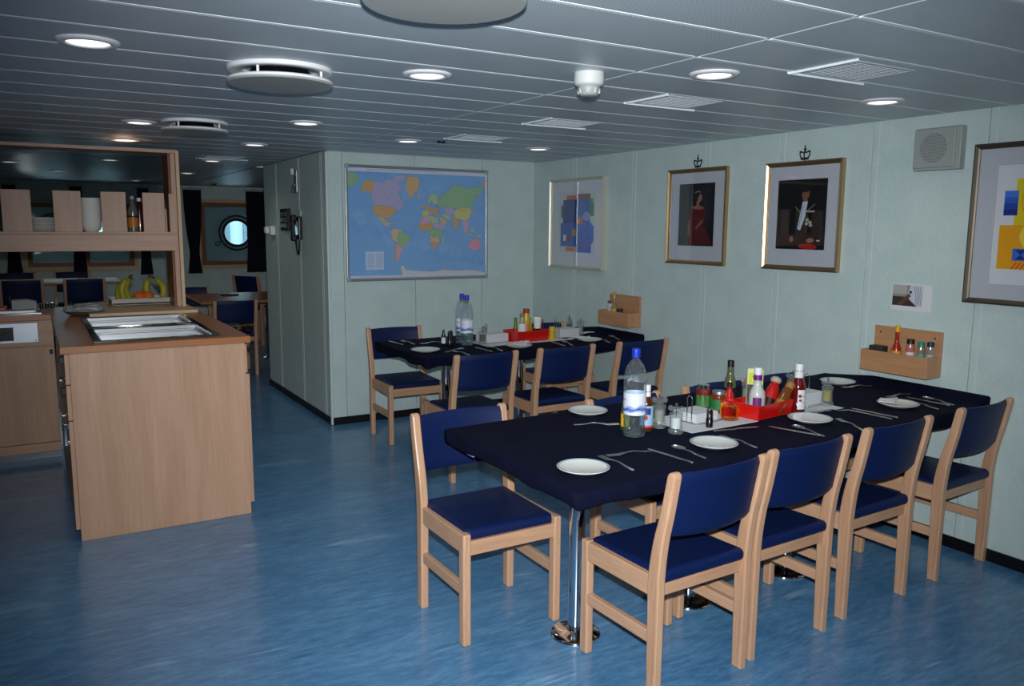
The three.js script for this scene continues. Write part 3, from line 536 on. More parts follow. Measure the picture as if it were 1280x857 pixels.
// cloth: one sheet over the top, rounded edges, short drop tucked below; at the wall it rides up the panel
function clothGeo(x0, x1, z0, z1, seed, shear) {
  const nx = 90, nz = 40, pos = [], idx = [], uv = [], nn = noise(seed);
  const ramp = (x) => { const t = Math.min(1, Math.max(0, (x - (x1 - 0.115)) / 0.1)); return 0.036 * t * t * (3 - 2 * t); };
  const fadeZ = (z) => Math.min(1, Math.max(0.05, (z - z0) / 0.3));
  const wr = (x, z) => 0.003 * (nn(x * 0.21, z * 0.21, 16, 16) - 0.5) + 0.0015 * (nn(x * 0.3 + 0.3, z * 0.3, 50, 40) - 0.5);
  const put = (x, y, z) => { pos.push(x, y, z); uv.push(x, z); return pos.length / 3 - 1; };
  const top = [];
  for (let j = 0; j <= nz; j++) { const row = []; for (let i = 0; i <= nx; i++) { const x = x0 + (x1 - x0) * i / nx, z = z0 + (z1 - z0) * j / nz; row.push(put(x, T + wr(x, z) + ramp(x) * fadeZ(z), z)); } top.push(row); }
  for (let j = 0; j < nz; j++) for (let i = 0; i < nx; i++) { const a = top[j][i], b = top[j][i + 1], c = top[j + 1][i], d = top[j + 1][i + 1]; idx.push(a, c, b, b, c, d); }
  const ring = [];
  for (let i = 0; i < nx; i++) ring.push([top[0][i], 0, -1]); for (let j = 0; j < nz; j++) ring.push([top[j][nx], 1, 0]);
  for (let i = nx; i > 0; i--) ring.push([top[nz][i], 0, 1]); for (let j = nz; j > 0; j--) ring.push([top[j][0], -1, 0]);
  const prof = [[0.006, -0.0025], [0.010, -0.008], [0.011, -0.03], [0.009, -0.05], [0.002, -0.06], [-0.04, -0.062]];
  let prev = ring.map((r) => r[0]);
  for (const [o, dy] of prof) {
    const cur = ring.map(([v, ox, oz], k) => {
      const x = pos[v * 3], y = pos[v * 3 + 1], z = pos[v * 3 + 2], s = (nn(k * 0.0037, 0.3, 64, 4) - 0.5);
      const ex = x <= x0 + 1e-6 ? -1 : x >= x1 - 1e-6 ? 1 : 0, ez = z <= z0 + 1e-6 ? -1 : z >= z1 - 1e-6 ? 1 : 0, drop = dy < -0.02 ? 0.022 * s : 0;
      return put(x + ex * (o + (dy < -0.02 ? 0.004 * s : 0)) * (ex > 0 ? 0.3 : 1), y + dy + drop, z + ez * (o + (dy < -0.02 ? 0.006 * s : 0)));
    });
    for (let k = 0; k < ring.length; k++) { const k2 = (k + 1) % ring.length; idx.push(prev[k], prev[k2], cur[k], prev[k2], cur[k2], cur[k]); }
    prev = cur;
  }
  for (let i = 0; i < pos.length; i += 3) pos[i + 2] -= shear * (pos[i] - x0);
  const g = new THREE.BufferGeometry(); g.setAttribute('position', new THREE.Float32BufferAttribute(pos, 3)); g.setAttribute('uv', new THREE.Float32BufferAttribute(uv, 2)); g.setIndex(idx); g.computeVertexNormals(); return g;
}
tableFrame('long mess table on chrome posts nearest the picture wall loudspeaker', 1.39, 3.77, -2.81, -1.925, [[1.7, -2.37], [2.275, -2.37], [2.86, -2.37]], 'mess_table', M.worktop, T - 0.006, 0.045);
solo('tablecloth', 'dark navy cloth stretched over the near long table', 'tablecloth', clothGeo(1.38, 3.772, -2.815, -1.92, 21, 0.045), M.cloth);
tableFrame('mess table on chrome posts in the corner below the map', 2.05, 3.77, -5.25, -4.45, [[2.372, -4.86], [2.95, -4.86]], 'mess_table', M.worktop, T - 0.006, 0.03);
solo('tablecloth', 'dark navy cloth stretched over the corner table', 'tablecloth', clothGeo(2.035, 3.772, -5.262, -4.44, 22, 0.03), M.cloth);
solo('cloth_clip', 'pale lilac clip under the cloth corner of the near table', 'clip', rb(0.02, 0.012, 0.055, 0.004, 1.405, 0.676, -2.66), col(0x8a86c8, 0.4));
tableFrame('bare orange-brown wooden table in the far dining area', 1.5, 3.3, -10.0, -8.87, [[2.36, -9.55]], 'wooden_table', M.worktop, 0.745);
tableFrame('pale-edged long table under the far windows', -1.4, 0.95, -11.75, -11.0, [[-0.9, -11.4], [0.4, -11.4]], 'window_table', M.paleBoard, 0.86);
solo('remote_control', 'black remote control lying on the far wooden table', 'remote', rb(0.2, 0.02, 0.05, 0.006, 1.93, 0.756, -9.55), M.black);
// ---------------------------------------------------------------- things on the tables
const TY = T + 0.0022;
function plate(x, z, r, label, group, tilt) {
  const p = thing('dinner_plate', label, 'plate', [x, TY, z], rnd() * 6, group);
  part(p, 'dish', plateGeo(r, 0.017), M.porcelain);
  part(p, 'rim_line', lathe([[r * 0.90, 0.0157], [r * 0.955, 0.0182], [r * 0.965, 0.0180]], 48), M.rimBlue, [0, 0.0004, 0], null, 'thin grey-blue rim line');
  return p;
}
const GP1 = 'plates on the near table', GP2 = 'plates on the corner table';
plate(1.515, -2.085, 0.088, 'white plate at the free corner of the near table', GP1);
plate(2.02, -2.755, 0.086, 'white plate on the near table beside the fork left of the water bottle', GP1);
plate(2.112, -2.098, 0.088, 'white plate on the near table between spoon and dark shaker', GP1);
plate(2.747, -2.19, 0.09, 'white plate on the near table before the ketchup bottle', GP1);
plate(3.34, -2.19, 0.09, 'white plate with a folded napkin on the near table', GP1);
plate(3.56, -2.68, 0.088, 'white plate near the wall box on the near table', GP1);
plate(2.14, -4.68, 0.095, 'white plate at the free end of the corner table', GP2);
plate(2.765, -4.56, 0.09, 'white plate under a crumpled napkin on the corner table', GP2);
plate(3.36, -4.58, 0.09, 'white plate with a napkin beside the napkin holder of the corner table', GP2);
function napkinGeo(w, d, amp, seed) {
  const nn = noise(seed), g = new THREE.BoxGeometry(w, 0.004, d, 16, 1, 12), p = g.attributes.position;
  for (let i = 0; i < p.count; i++) { const x = p.getX(i), z = p.getZ(i); p.setY(i, p.getY(i) + amp * nn(x * 4 + 0.5, z * 4 + 0.5, 6, 6) + amp * 0.3 * nn(x * 4, z * 4 + 0.2, 18, 18)); p.setX(i, x * (1 + 0.15 * Math.sin(z * 30))); }
  g.computeVertexNormals(); return g;
}
solo('paper_napkin', 'white folded napkin lying on a near table plate', 'napkin', napkinGeo(0.11, 0.07, 0.012, 5), M.paper, [3.30, TY + 0.021, -2.215], 0.5);
solo('paper_napkin', 'white crumpled napkin lying on the middle plate of the corner table', 'napkin', napkinGeo(0.13, 0.1, 0.018, 6), M.paper, [2.77, TY + 0.021, -4.55], 0.9);
solo('paper_napkin', 'white napkin hanging over the plate near the corner table holder', 'napkin', napkinGeo(0.14, 0.06, 0.014, 8), M.paper, [3.30, TY + 0.021, -4.62], -0.6);
solo('paper_napkin', 'white napkin beside the clear mills on the corner table', 'napkin', napkinGeo(0.12, 0.05, 0.008, 9), M.paper, [3.60, TY, -4.95], 0.2);
for (const [x, z, w, d, l] of [[2.36, -2.42, 0.38, 0.27, 'white paper mat under the left napkin holder of the near table'], [2.95, -2.41, 0.27, 0.26, 'white paper mat under the right napkin holder of the near table'], [2.95, -4.83, 0.72, 0.27, 'white paper mat under the red basket of the corner table'], [3.36, -4.86, 0.2, 0.22, 'small white paper mat under the right napkin holder of the corner table']])
  solo('paper_mat', l, 'paper mat', bx(w, 0.0012, d), M.paper, [x, TY + 0.0006, z], 0.03);

// cutlery, lying along +z of its own frame
function bentStrip(pts) { const s = new THREE.Shape(pts.map((q) => new THREE.Vector2(...q))); const g = new THREE.ExtrudeGeometry(s, { depth: 0.0014, bevelEnabled: true, bevelSize: 0.0006, bevelThickness: 0.0006, bevelSegments: 1 }).rotateX(Math.PI / 2); return g; }
const arch = (g, f) => { const p = g.attributes.position; for (let i = 0; i < p.count; i++) p.setY(i, p.getY(i) + f(p.getZ(i))); g.computeVertexNormals(); return g; };
const handle = [[-0.003, 0.0], [-0.0035, 0.03], [-0.0055, 0.09], [-0.006, 0.1], [0, 0.104], [0.006, 0.1], [0.0055, 0.09], [0.0035, 0.03], [0.003, 0.0]];
const subdiv = (pts) => { const o = []; for (let i = 0; i < pts.length; i++) { const a = pts[i], b = pts[(i + 1) % pts.length], n = Math.max(1, Math.ceil(Math.hypot(a[0] - b[0], a[1] - b[1]) / 0.012)); for (let k = 0; k < n; k++) o.push([a[0] + (b[0] - a[0]) * k / n, a[1] + (b[1] - a[1]) * k / n]); } return o; };
const handleG = arch(bentStrip(subdiv(handle)), (z) => 0.008 * Math.exp(-(((z - 0.02) / 0.035) ** 2)) + 0.002);
const forkHeadG = (() => { const pts = [[-0.003, 0.002], [-0.008, -0.018], [-0.011, -0.035]]; for (let k = 0; k < 4; k++) { const x = -0.011 + k * 0.0063; pts.push([x, -0.082], [x + 0.0032, -0.082], [x + 0.0032, -0.036]); if (k < 3) pts.push([x + 0.0063, -0.036]); } pts.push([0.011, -0.035], [0.008, -0.018], [0.003, 0.002]); return arch(bentStrip(pts), (z) => 0.0045 + 0.004 * Math.cos(z * 60) * (z < -0.03 ? 0.6 : 1)); })();
const spoonHeadG = (() => { const g = new THREE.SphereGeometry(0.02, 20, 10, 0, Math.PI * 2, Math.PI / 2, Math.PI / 2).scale(1, 0.45, 1.55).translate(0, 0.0105, -0.03); const n = new THREE.SphereGeometry(0.0188, 20, 10, 0, Math.PI * 2, Math.PI / 2, Math.PI / 2).scale(1, 0.4, 1.55).translate(0, 0.0107, -0.03); const q = n.toNonIndexed(), p = q.attributes.position; for (let i = 0; i < p.count; i += 3) { const a = [p.getX(i), p.getY(i), p.getZ(i)]; p.setXYZ(i, p.getX(i + 1), p.getY(i + 1), p.getZ(i + 1)); p.setXYZ(i + 1, ...a); } q.computeVertexNormals(); return merge([g, q]); })();
const bladeG = bentStrip([[-0.004, 0.005], [-0.0075, -0.01], [-0.0085, -0.06], [-0.006, -0.095], [0.001, -0.108], [0.0055, -0.09], [0.0055, 0.005]]).translate(0, 0.0055, 0);
const knifeHandleG = rb(0.011, 0.006, 0.1, 0.0026, 0, 0.003, 0.052);
const redBladeM = std({ color: 0xc05058, metalness: 0.9, roughness: 0.18 });
function cutlery(kind, a, b, label, group, red) {   // a = head end, b = handle end, on the cloth
  const dx = b[0] - a[0], dz = b[1] - a[1], turn = Math.atan2(dx, dz), mx = (a[0] + b[0]) / 2, mz = (a[1] + b[1]) / 2;
  const c = thing(kind, label, kind === 'table_knife' ? 'knife' : kind === 'fork' ? 'fork' : 'spoon', [mx, TY + 0.0006, mz], turn, group);
  if (kind === 'table_knife') { part(c, 'handle', knifeHandleG, M.silver); part(c, 'blade', bladeG, M.silver); }
  else { part(c, 'handle', handleG, M.silver); part(c, kind === 'fork' ? 'tines' : 'bowl', kind === 'fork' ? forkHeadG : spoonHeadG, M.silver); }
}
const GC1 = 'cutlery on the near table', GC2 = 'cutlery on the corner table';
const K = 'table_knife', F = 'fork', S = 'spoon';
for (const [k, a, b, l] of [
  [F, [2.0, -2.53], [1.873, -2.60], 'steel fork left of the water bottle on the near table'],
  [F, [1.662, -2.216], [1.66, -2.0], 'steel fork beside the plate at the free corner of the near table'],
  [F, [1.69, -2.178], [1.84, -2.16], 'steel fork crossing another fork on the near table'],
  [K, [1.866, -2.165], [1.888, -1.975], 'steel knife beside the spoon on the near table'],
  [S, [1.962, -2.19], [1.969, -2.0], 'steel spoon left of the plate by the dark shaker'],
  [F, [2.235, -2.2], [2.23, -2.01], 'steel fork right of the plate by the dark shaker'],
  [K, [2.449, -2.215], [2.28, -2.25], 'steel knife behind the paper mat edge of the near table'],
  [K, [2.512, -2.195], [2.575, -2.0], 'steel knife crossed with a spoon before the red basket'],
  [S, [2.603, -2.185], [2.585, -2.0], 'steel spoon crossed with a knife before the red basket'],
  [F, [2.88, -2.29], [3.03, -2.25], 'steel fork on the near table before the right paper mat'],
  [F, [2.87, -2.15], [2.81, -2.0], 'steel fork right of the plate before the ketchup'],
  [K, [3.055, -2.235], [3.07, -2.04], 'steel knife of a pair left of the napkin plate'],
  [K, [3.095, -2.238], [3.115, -2.045], 'steel knife of a pair closer to the napkin plate'],
  [F, [3.46, -2.325], [3.62, -2.33], 'steel fork behind the napkin plate'],
  [F, [3.456, -2.258], [3.434, -2.06], 'steel fork right of the napkin plate'],
  [S, [3.60, -2.27], [3.58, -2.08], 'steel spoon near the wall end of the near table'],
  [K, [3.54, -2.27], [3.545, -2.08], 'steel knife near the wall end of the near table'],
  [F, [3.50, -2.58], [3.61, -2.56], 'steel fork before the plate near the wall box']]) cutlery(k, a, b, l, GC1);
for (const [k, a, b, l] of [
  [K, [2.106, -5.2], [2.121, -5.02], 'steel knife at the free end of the corner table'],
  [F, [2.193, -5.2], [2.206, -5.02], 'steel fork at the free end of the corner table'],
  [F, [2.25, -4.99], [2.4, -5.02], 'steel fork behind the dark bottles of the corner table'],
  [F, [2.3, -4.56], [2.31, -4.47], 'steel fork beside the plate at the free end of the corner table'],
  [S, [2.40, -4.64], [2.27, -4.60], 'steel spoon right of the plate at the end of the corner table'],
  [K, [2.49, -4.64], [2.5, -4.47], 'steel knife before the water bottles of the corner table'],
  [S, [2.58, -4.66], [2.585, -4.48], 'steel spoon before the water bottles of the corner table'],
  [K, [3.08, -4.62], [3.06, -4.47], 'steel knife before the red basket of the corner table'],
  [S, [3.16, -4.64], [3.13, -4.47], 'steel spoon before the red basket of the corner table'],
  [S, [3.63, -4.72], [3.59, -4.54], 'steel spoon near the wall on the corner table'],
  [F, [3.47, -4.62], [3.44, -4.47], 'steel fork right of the napkin plate on the corner table']]) cutlery(k, a, b, l, GC2);

// bottles and jars
function labelTex(draw, w = 256, h = 128) { const t = canvasTexture(w, h, draw); return std({ map: t, roughness: 0.55 }); }
const scribble = (c, x, y, w, h, color) => { c.fillStyle = color; let q = x, i = 0; while (q < x + w) { const k = 2 + ((i * 37) % 5) * 1.3; c.fillRect(q, y + (i % 3 ? 0 : -h * 0.15), k, h * (i % 2 ? 0.8 : 1)); q += k + 2 + (i % 4 === 3 ? 4 : 0); i++; } };
const waterLabel = labelTex((c, w, h) => {
  c.fillStyle = '#d9dcec'; c.fillRect(0, 0, w, h);
  for (let r = 0; r < 2; r++) { const ox = r * w / 2; scribble(c, ox + 26, 34, 78, 8, '#5c6288'); c.fillStyle = '#b9c0da'; c.fillRect(ox + 24, 46, 84, 2);
    for (const [y, col0, a] of [[84, '#b4c3e4', 7], [90, '#8ea6d6', 6], [97, '#4a6cb8', 5], [104, '#2c50a0', 4], [111, '#8fa4d2', 3]]) { c.strokeStyle = col0; c.lineWidth = 8; c.beginPath(); for (let x = 0; x <= w / 2; x += 4) { const y0 = y + a * Math.sin(x * 0.07 + y) - 0.06 * x + 3; x ? c.lineTo(ox + x, y0) : c.moveTo(ox + x, y0); } c.stroke(); } }
}, 512, 128);
function waterBottle(x, z, label, turn = 0) {
  const b = thing('water_bottle', label, 'water bottle', [x, TY + 0.001, z], turn, 'large water bottles');
  const prof = [[0.001, 0.006], [0.03, 0.004], [0.038, 0.0], [0.042, 0.006], [0.043, 0.02], [0.041, 0.05], [0.043, 0.075], [0.0425, 0.085], [0.0425, 0.17], [0.0435, 0.178], [0.0435, 0.215], [0.041, 0.24], [0.034, 0.268], [0.022, 0.288], [0.0135, 0.297], [0.0135, 0.304], [0.016, 0.305], [0.016, 0.309], [0.013, 0.31], [0.013, 0.318]];
  const sp = new THREE.SplineCurve(prof.map((q) => new THREE.Vector2(...q))).getPoints(110), g = new THREE.LatheGeometry(sp, 48), p = g.attributes.position;
  for (let i = 0; i < p.count; i++) { const x0 = p.getX(i), y = p.getY(i), z0 = p.getZ(i), a = Math.atan2(z0, x0); let k = 0; if (y > 0.01 && y < 0.075) k = 0.045 * Math.cos(a * 6 + y * 40) * Math.sin((y - 0.01) / 0.065 * Math.PI); if (y > 0.18 && y < 0.27) k = 0.06 * Math.sin(a * 8 + y * 130) * Math.cos(y * 300 - a * 3) * Math.sin((y - 0.18) / 0.09 * Math.PI); p.setX(i, x0 * (1 + k)); p.setZ(i, z0 * (1 + k)); }
  g.computeVertexNormals(); part(b, 'shell', g, M.pet);
  part(b, 'water', lathe([[0.001, 0.009], [0.034, 0.008], [0.038, 0.014], [0.0385, 0.045], [0.0385, 0.128], [0.001, 0.128]], 36), M.water);
  part(b, 'label', lathe([[0.0432, 0.086], [0.0434, 0.169]], 48), waterLabel); part(b, 'cap', lathe([[0.001, 0.338], [0.0145, 0.338], [0.016, 0.335], [0.016, 0.312], [0.015, 0.312]], 32), M.blueCap); part(b, 'neck_ring', lathe([[0.0145, 0.304], [0.0165, 0.305], [0.0165, 0.31], [0.0145, 0.311]], 24), M.blueCap);
  return b;
}
waterBottle(1.955, -2.365, 'large clear water bottle with blue cap on the near table', 0.4);
waterBottle(2.505, -4.81, 'clear water bottle with full white label facing the room on the corner table', 0.4);
waterBottle(2.53, -4.93, 'clear water bottle standing behind the other on the corner table', 1.2);
const jarG = (r, h, n = 0.8) => lathe([[0.001, 0.0], [r * 0.9, 0], [r, 0.004], [r, h * 0.72], [r * 0.97, h * 0.8], [r * n, h * 0.88], [r * n, h * 0.94], [0.001, h * 0.94]], 28);
function jar(name, label, cat, x, z, r, h, body, lid, lab, y = TY, lab2) {
  const j = thing(name, label, cat, [x, y, z], rnd() * 1.5 - 0.6);
  part(j, 'glass', jarG(r, h), body); if (lid) part(j, 'lid', lathe([[r * 0.86, h * 0.86], [r * 0.87, h * 0.985], [r * 0.82, h], [0.001, h]], 28), lid);
  if (lab) part(j, 'label', lathe([[r * 1.012, h * 0.18], [r * 1.012, h * 0.62]], 28), lab); if (lab2) part(j, 'label_badge', new THREE.CylinderGeometry(r * 1.02, r * 1.02, h * 0.26, 10, 1, true, -0.5, 1.0).translate(0, h * 0.4, 0), lab2);
  return j;
}
const bottleG = (r, h, nr, ns) => lathe([[0.001, 0], [r * 0.9, 0], [r, 0.004], [r, h * ns], [r * 0.9, h * (ns + 0.08)], [nr * 1.2, h * (ns + 0.2)], [nr, h * (ns + 0.27)], [nr, h * 0.97], [0.001, h * 0.97]], 28);
function bottle(name, label, x, z, r, h, nr, ns, body, cap, lab, l0, l1, y = TY, turn = 0, neck) {
  const b = thing(name, label, 'bottle', [x, y, z], turn);
  part(b, 'glass', bottleG(r, h, nr, ns), body); part(b, 'cap', lathe([[nr * 1.1, h * 0.86], [nr * 1.15, h * 0.99], [nr, h], [0.001, h]], 24), cap);
  if (lab) part(b, 'label', lathe([[r * 1.012, h * l0], [r * 1.012, h * l1]], 30), lab); if (neck) part(b, 'neck_band', lathe([[nr * 1.2, h * 0.74], [nr * 1.14, h * 0.85]], 24), neck);
  return b;
}
const liquid = (c, r = 0.1) => phys({ color: c, roughness: r, clearcoat: 0.8, clearcoatRoughness: 0.05 });
const amber = phys({ color: 0xffffff, transmission: 1, thickness: 0.03, roughness: 0.05, ior: 1.4, attenuationColor: new THREE.Color(0.9, 0.34, 0.06), attenuationDistance: 0.09 });
const yellowOil = phys({ color: 0xffffff, transmission: 1, thickness: 0.03, roughness: 0.05, ior: 1.4, attenuationColor: new THREE.Color(0.9, 0.75, 0.15), attenuationDistance: 0.03 });
// sauces left of the napkins
bottle('table_sauce_bottle', 'brown sauce bottle with pale blue label behind the water bottle', 2.045, -2.40, 0.026, 0.185, 0.0125, 0.55, liquid(0x4a2410), M.whiteCap, labelTex((c, w, h) => { c.fillStyle = '#8fb8cf'; c.fillRect(0, 0, w, h); c.fillStyle = '#1c2f7a'; c.fillRect(30, 12, 70, 40); c.fillRect(160, 12, 70, 40); c.fillStyle = '#b81c28'; c.beginPath(); c.arc(66, 70, 16, 0, 7); c.arc(196, 70, 16, 0, 7); c.fill(); c.fillStyle = '#c3445c'; c.fillRect(0, 116, w, 12); scribble(c, 110, 30, 40, 6, '#456'); }), 0.1, 0.56, TY, 0.6, M.whiteCap);
bottle('mustard_bottle', 'small olive bottle with yellow label half hidden behind the water bottle', 1.979, -2.449, 0.018, 0.115, 0.012, 0.6, liquid(0x3c4a12), col(0x4a5a20), col(0xd0a020, 0.5), 0.15, 0.6);
function mill(x, z, label, fill, group, h = 1, y = TY) {
  const m = thing('clear_mill', label, 'mill', [x, y, z], rnd() * 3, group); m.scale.set(1, h, 1);
  part(m, 'body', lathe([[0.001, 0], [0.03, 0], [0.031, 0.01], [0.0255, 0.018], [0.024, 0.03], [0.0235, 0.062], [0.026, 0.068], [0.026, 0.074], [0.018, 0.079], [0.001, 0.079]], 32), M.clear);
  part(m, 'filling', cyl(0.019, 0.019, 0.04, 0, 0.04, 0, 20), fill);
  part(m, 'crank_head', merge([new THREE.SphereGeometry(0.017, 20, 14).scale(1, 0.7, 1).translate(0, 0.09, 0), new THREE.SphereGeometry(0.011, 14, 10).translate(0.022, 0.093, 0), new THREE.SphereGeometry(0.011, 14, 10).translate(-0.022, 0.093, 0)]), M.clear);
  part(m, 'nut', new THREE.SphereGeometry(0.0055, 14, 10).translate(0, 0.108, 0), M.chrome); part(m, 'spindle', cyl(0.0025, 0.0025, 0.06, 0, 0.075, 0, 8), M.chrome);
}
const salt = col(0xdcdcdc, 0.8), pepper = col(0x4c3b2c, 0.9), oilFill = col(0x8f8425, 0.6), empty = col(0x8d8a80, 0.6);
mill(2.122, -2.315, 'clear salt mill with white filling right of the water bottle', salt, 'clear mills', 1.05);
mill(2.128, -2.42, 'clear taller pepper mill behind the salt mill', empty, 'clear mills', 1.2);
mill(3.068, -2.36, 'clear mill with yellowish filling beside the right napkin holder', oilFill, 'clear mills', 1.15);
mill(3.06, -2.55, 'clear mill seen above the right napkin stack', salt, 'clear mills', 1.15);
mill(2.77, -2.56, 'clear mill behind the red basket of the near table', empty, 'clear mills', 1.2);
mill(2.615, -4.79, 'clear mill before the left napkin holder of the corner table', pepper, 'clear mills', 1.1);
mill(2.605, -4.965, 'clear mill behind the water bottles of the corner table', empty, 'clear mills', 1.1);
mill(3.5, -4.89, 'clear mill right of the napkins on the corner table', empty, 'clear mills', 1.1);
mill(3.47, -4.99, 'clear dark-topped mill behind the napkins on the corner table', pepper, 'clear mills', 1.25);
function napkinHolder(x, z, w, d, h, turn, label, napLabel, loops, c = 9) {
  const n = thing('napkin_holder', label, 'napkin holder', [x, TY + 0.0014, z], turn, 'wire napkin holders');
  part(n, 'base_wire', tube([[-w / 2, 0.003, -d / 2], [w / 2, 0.003, -d / 2], [w / 2, 0.003, d / 2], [-w / 2, 0.003, d / 2]], 0.0022, 40, 6, true, 0.05), M.chrome);
  const loop = (x0, z0) => { const r = 0.0125, pts = [[x0, 0.003, z0 - r], [x0, h * 0.5, z0 - r], [x0, h - r, z0 - r]]; for (let k = 1; k < 8; k++) { const a = Math.PI - k * Math.PI / 8; pts.push([x0, h - r + r * Math.sin(a), z0 + r * Math.cos(a)]); } pts.push([x0, h - r, z0 + r], [x0, h * 0.5, z0 + r], [x0, 0.003, z0 + r]); return tube(pts, 0.0022, 40, 6); };
  for (const [lx, lz] of loops) part(n, 'wire_loop', loop(lx, lz), M.chrome);
  const nap = thing('napkin_stack', napLabel, 'napkins', [x, TY + 0.0046, z], turn); void nap;
  for (let k = 0; k < c; k++) part(nap, 'napkin', rb(w - 0.012, 0.0052, d - 0.03, 0.002, 0.001 * Math.sin(k * 2.3), 0.0035 + k * 0.0062, 0.001 * Math.cos(k * 3.1)), M.paper);
}
const l4 = (w, d) => [[-w / 2, 0.02], [-w / 2, -0.02], [w / 2, 0.02], [w / 2, -0.02]];
napkinHolder(2.345, -2.44, 0.15, 0.15, 0.115, 0.1, 'wire napkin holder beside the dark shaker on the near table', 'white paper napkins stacked beside the dark shaker on the near table', [[-0.075, 0.03], [0.075, -0.03]], 6);
napkinHolder(3.0, -2.44, 0.15, 0.15, 0.125, 0.12, 'wire napkin holder right of the ketchup on the near table', 'white paper napkins stacked right of the ketchup on the near table', [[-0.075, 0.02], [0.075, -0.03]]);
napkinHolder(2.735, -4.87, 0.2, 0.16, 0.12, 0.12, 'wire napkin holder beside the clear mills on the corner table', 'white paper napkins left of the red basket on the corner table', [[-0.1, 0.05], [0.0, -0.075]]);
napkinHolder(3.34, -4.87, 0.2, 0.16, 0.12, 0.12, 'wire napkin holder right of the yellow jar on the corner table', 'white paper napkins right of the red basket on the corner table', [[-0.1, 0.05], [-0.02, -0.075], [0.1, -0.04]]);
function shaker(x, z, label, h = 0.072, top = M.blackGloss) {
  const s = thing('pepper_shaker', label, 'shaker', [x, TY, z], 0);
  part(s, 'base', lathe([[0.001, 0], [0.0135, 0], [0.0145, 0.003], [0.014, h * 0.48], [0.001, h * 0.48]], 24), M.blackGloss); part(s, 'top', lathe([[0.0138, h * 0.48], [0.0125, h * 0.9], [0.011, h * 0.98], [0.001, h]], 24), top);
}
shaker(2.303, -2.318, 'small dark shaker with chrome top on the near table mat', 0.08, M.chrome);
shaker(2.385, -4.83, 'slim black shaker beside the water bottles of the corner table', 0.1);
shaker(2.41, -4.86, 'slim black shaker nearest the water bottles of the corner table', 0.1);
{ const s = thing('small_labelled_bottle', 'slim black bottle with white label at the corner table end', 'bottle', [2.36, TY, -4.87]); part(s, 'body', lathe([[0.001, 0], [0.014, 0], [0.015, 0.003], [0.015, 0.07], [0.008, 0.078], [0.008, 0.105], [0.001, 0.106]], 20), M.blackGloss); part(s, 'label', lathe([[0.0153, 0.015], [0.0153, 0.055]], 20), M.paper); }
jar('relish_jar', 'red jar with green label under a wire lid on the near table', 'jar', 2.50, -2.56, 0.031, 0.115, liquid(0x7a1408), M.chrome, col(0x3c7a38, 0.5));
jar('vegetable_jar', 'jar with green and orange label on the near table', 'jar', 2.535, -2.50, 0.036, 0.095, liquid(0x6a3018), M.brushed, col(0x1f6a38, 0.5), TY, col(0xd88a18, 0.5));
jar('honey_pot', 'squat amber glass pot before the red basket', 'pot', 2.475, -2.375, 0.036, 0.066, amber, null, null);
bottle('hot_sauce_bottle', 'red hot sauce bottle with black cap on the near table', 2.555, -2.46, 0.022, 0.135, 0.01, 0.52, liquid(0xb01810), M.black, col(0xc83038, 0.5), 0.1, 0.5);
jar('yellow_sauce_jar', 'jar of yellow sauce before the red pot on the near table', 'jar', 2.50, -2.43, 0.02, 0.07, liquid(0xd89010), col(0xb02018), null);
bottle('soy_sauce_bottle', 'tall dark bottle with black cap behind the near basket', 2.66, -2.56, 0.026, 0.21, 0.013, 0.5, phys({ color: 0x565a3a, roughness: 0.15, clearcoat: 0.6 }), M.black, M.black, 0.1, 0.42);
{
  const bag = thing('spice_packet', 'yellow-topped packet standing in the near red basket', 'packet', [2.68, TY + 0.007, -2.435], -0.78);
  const tex = canvasTexture(128, 256, (c, w, h) => { c.fillStyle = '#c9cf8e'; c.fillRect(0, 0, w, h); c.fillStyle = '#b8c818'; c.fillRect(10, 24, 108, 70); scribble(c, 34, 46, 60, 7, '#5a7a10'); scribble(c, 40, 66, 46, 9, '#f0f0e0'); c.fillStyle = '#2a2420'; c.fillRect(0, 100, w, 110); c.fillStyle = '#d88a18'; c.beginPath(); c.ellipse(74, 150, 30, 42, 0.3, 0, 7); c.fill(); c.fillStyle = '#b84010'; c.beginPath(); c.ellipse(60, 175, 18, 20, 0, 0, 7); c.fill(); c.fillStyle = '#283a9a'; c.fillRect(0, 210, w, 46); });
  part(bag, 'pouch', new RoundedBoxGeometry(0.07, 0.185, 0.03, 3, 0.012).translate(0, 0.0935, 0), col(0xc9c89a, 0.5)); part(bag, 'print', new THREE.PlaneGeometry(0.064, 0.175).translate(0, 0.0955, 0.0153), std({ map: tex, roughness: 0.5 }));
}
function basket(x, z, w, d, h, turn, label) {
  const b = thing('condiment_basket', label, 'basket', [x, TY + 0.0014, z], turn, 'red condiment baskets'), e = 0.008;
  const wallG = (len, ax) => { const g = new THREE.BoxGeometry(len, h, 0.004, 1, 1, 1), p = g.attributes.position; for (let i = 0; i < p.count; i++) { const y = p.getY(i) / h + 0.5; p.setX(i, p.getX(i) * (1 + (y - 1) * 2 * e / len * 1)); p.setZ(i, p.getZ(i) + y * e); p.setY(i, y * h); } g.computeVertexNormals(); return g; };
  part(b, 'floor', rb(w - 0.01, 0.005, d - 0.01, 0.001, 0, 0.0026, 0), M.red);
  for (const [len, px, pz, r] of [[w, 0, d / 2 - e, 0], [w, 0, -(d / 2 - e), Math.PI], [d, w / 2 - e, 0, Math.PI / 2], [d, -(w / 2 - e), 0, -Math.PI / 2]]) part(b, 'side', wallG(len), M.red, [px, 0, pz], [0, r, 0]);
  return b;
}
basket(2.665, -2.385, 0.25, 0.16, 0.062, 0.13, 'bright red plastic basket of sauces on the near table');
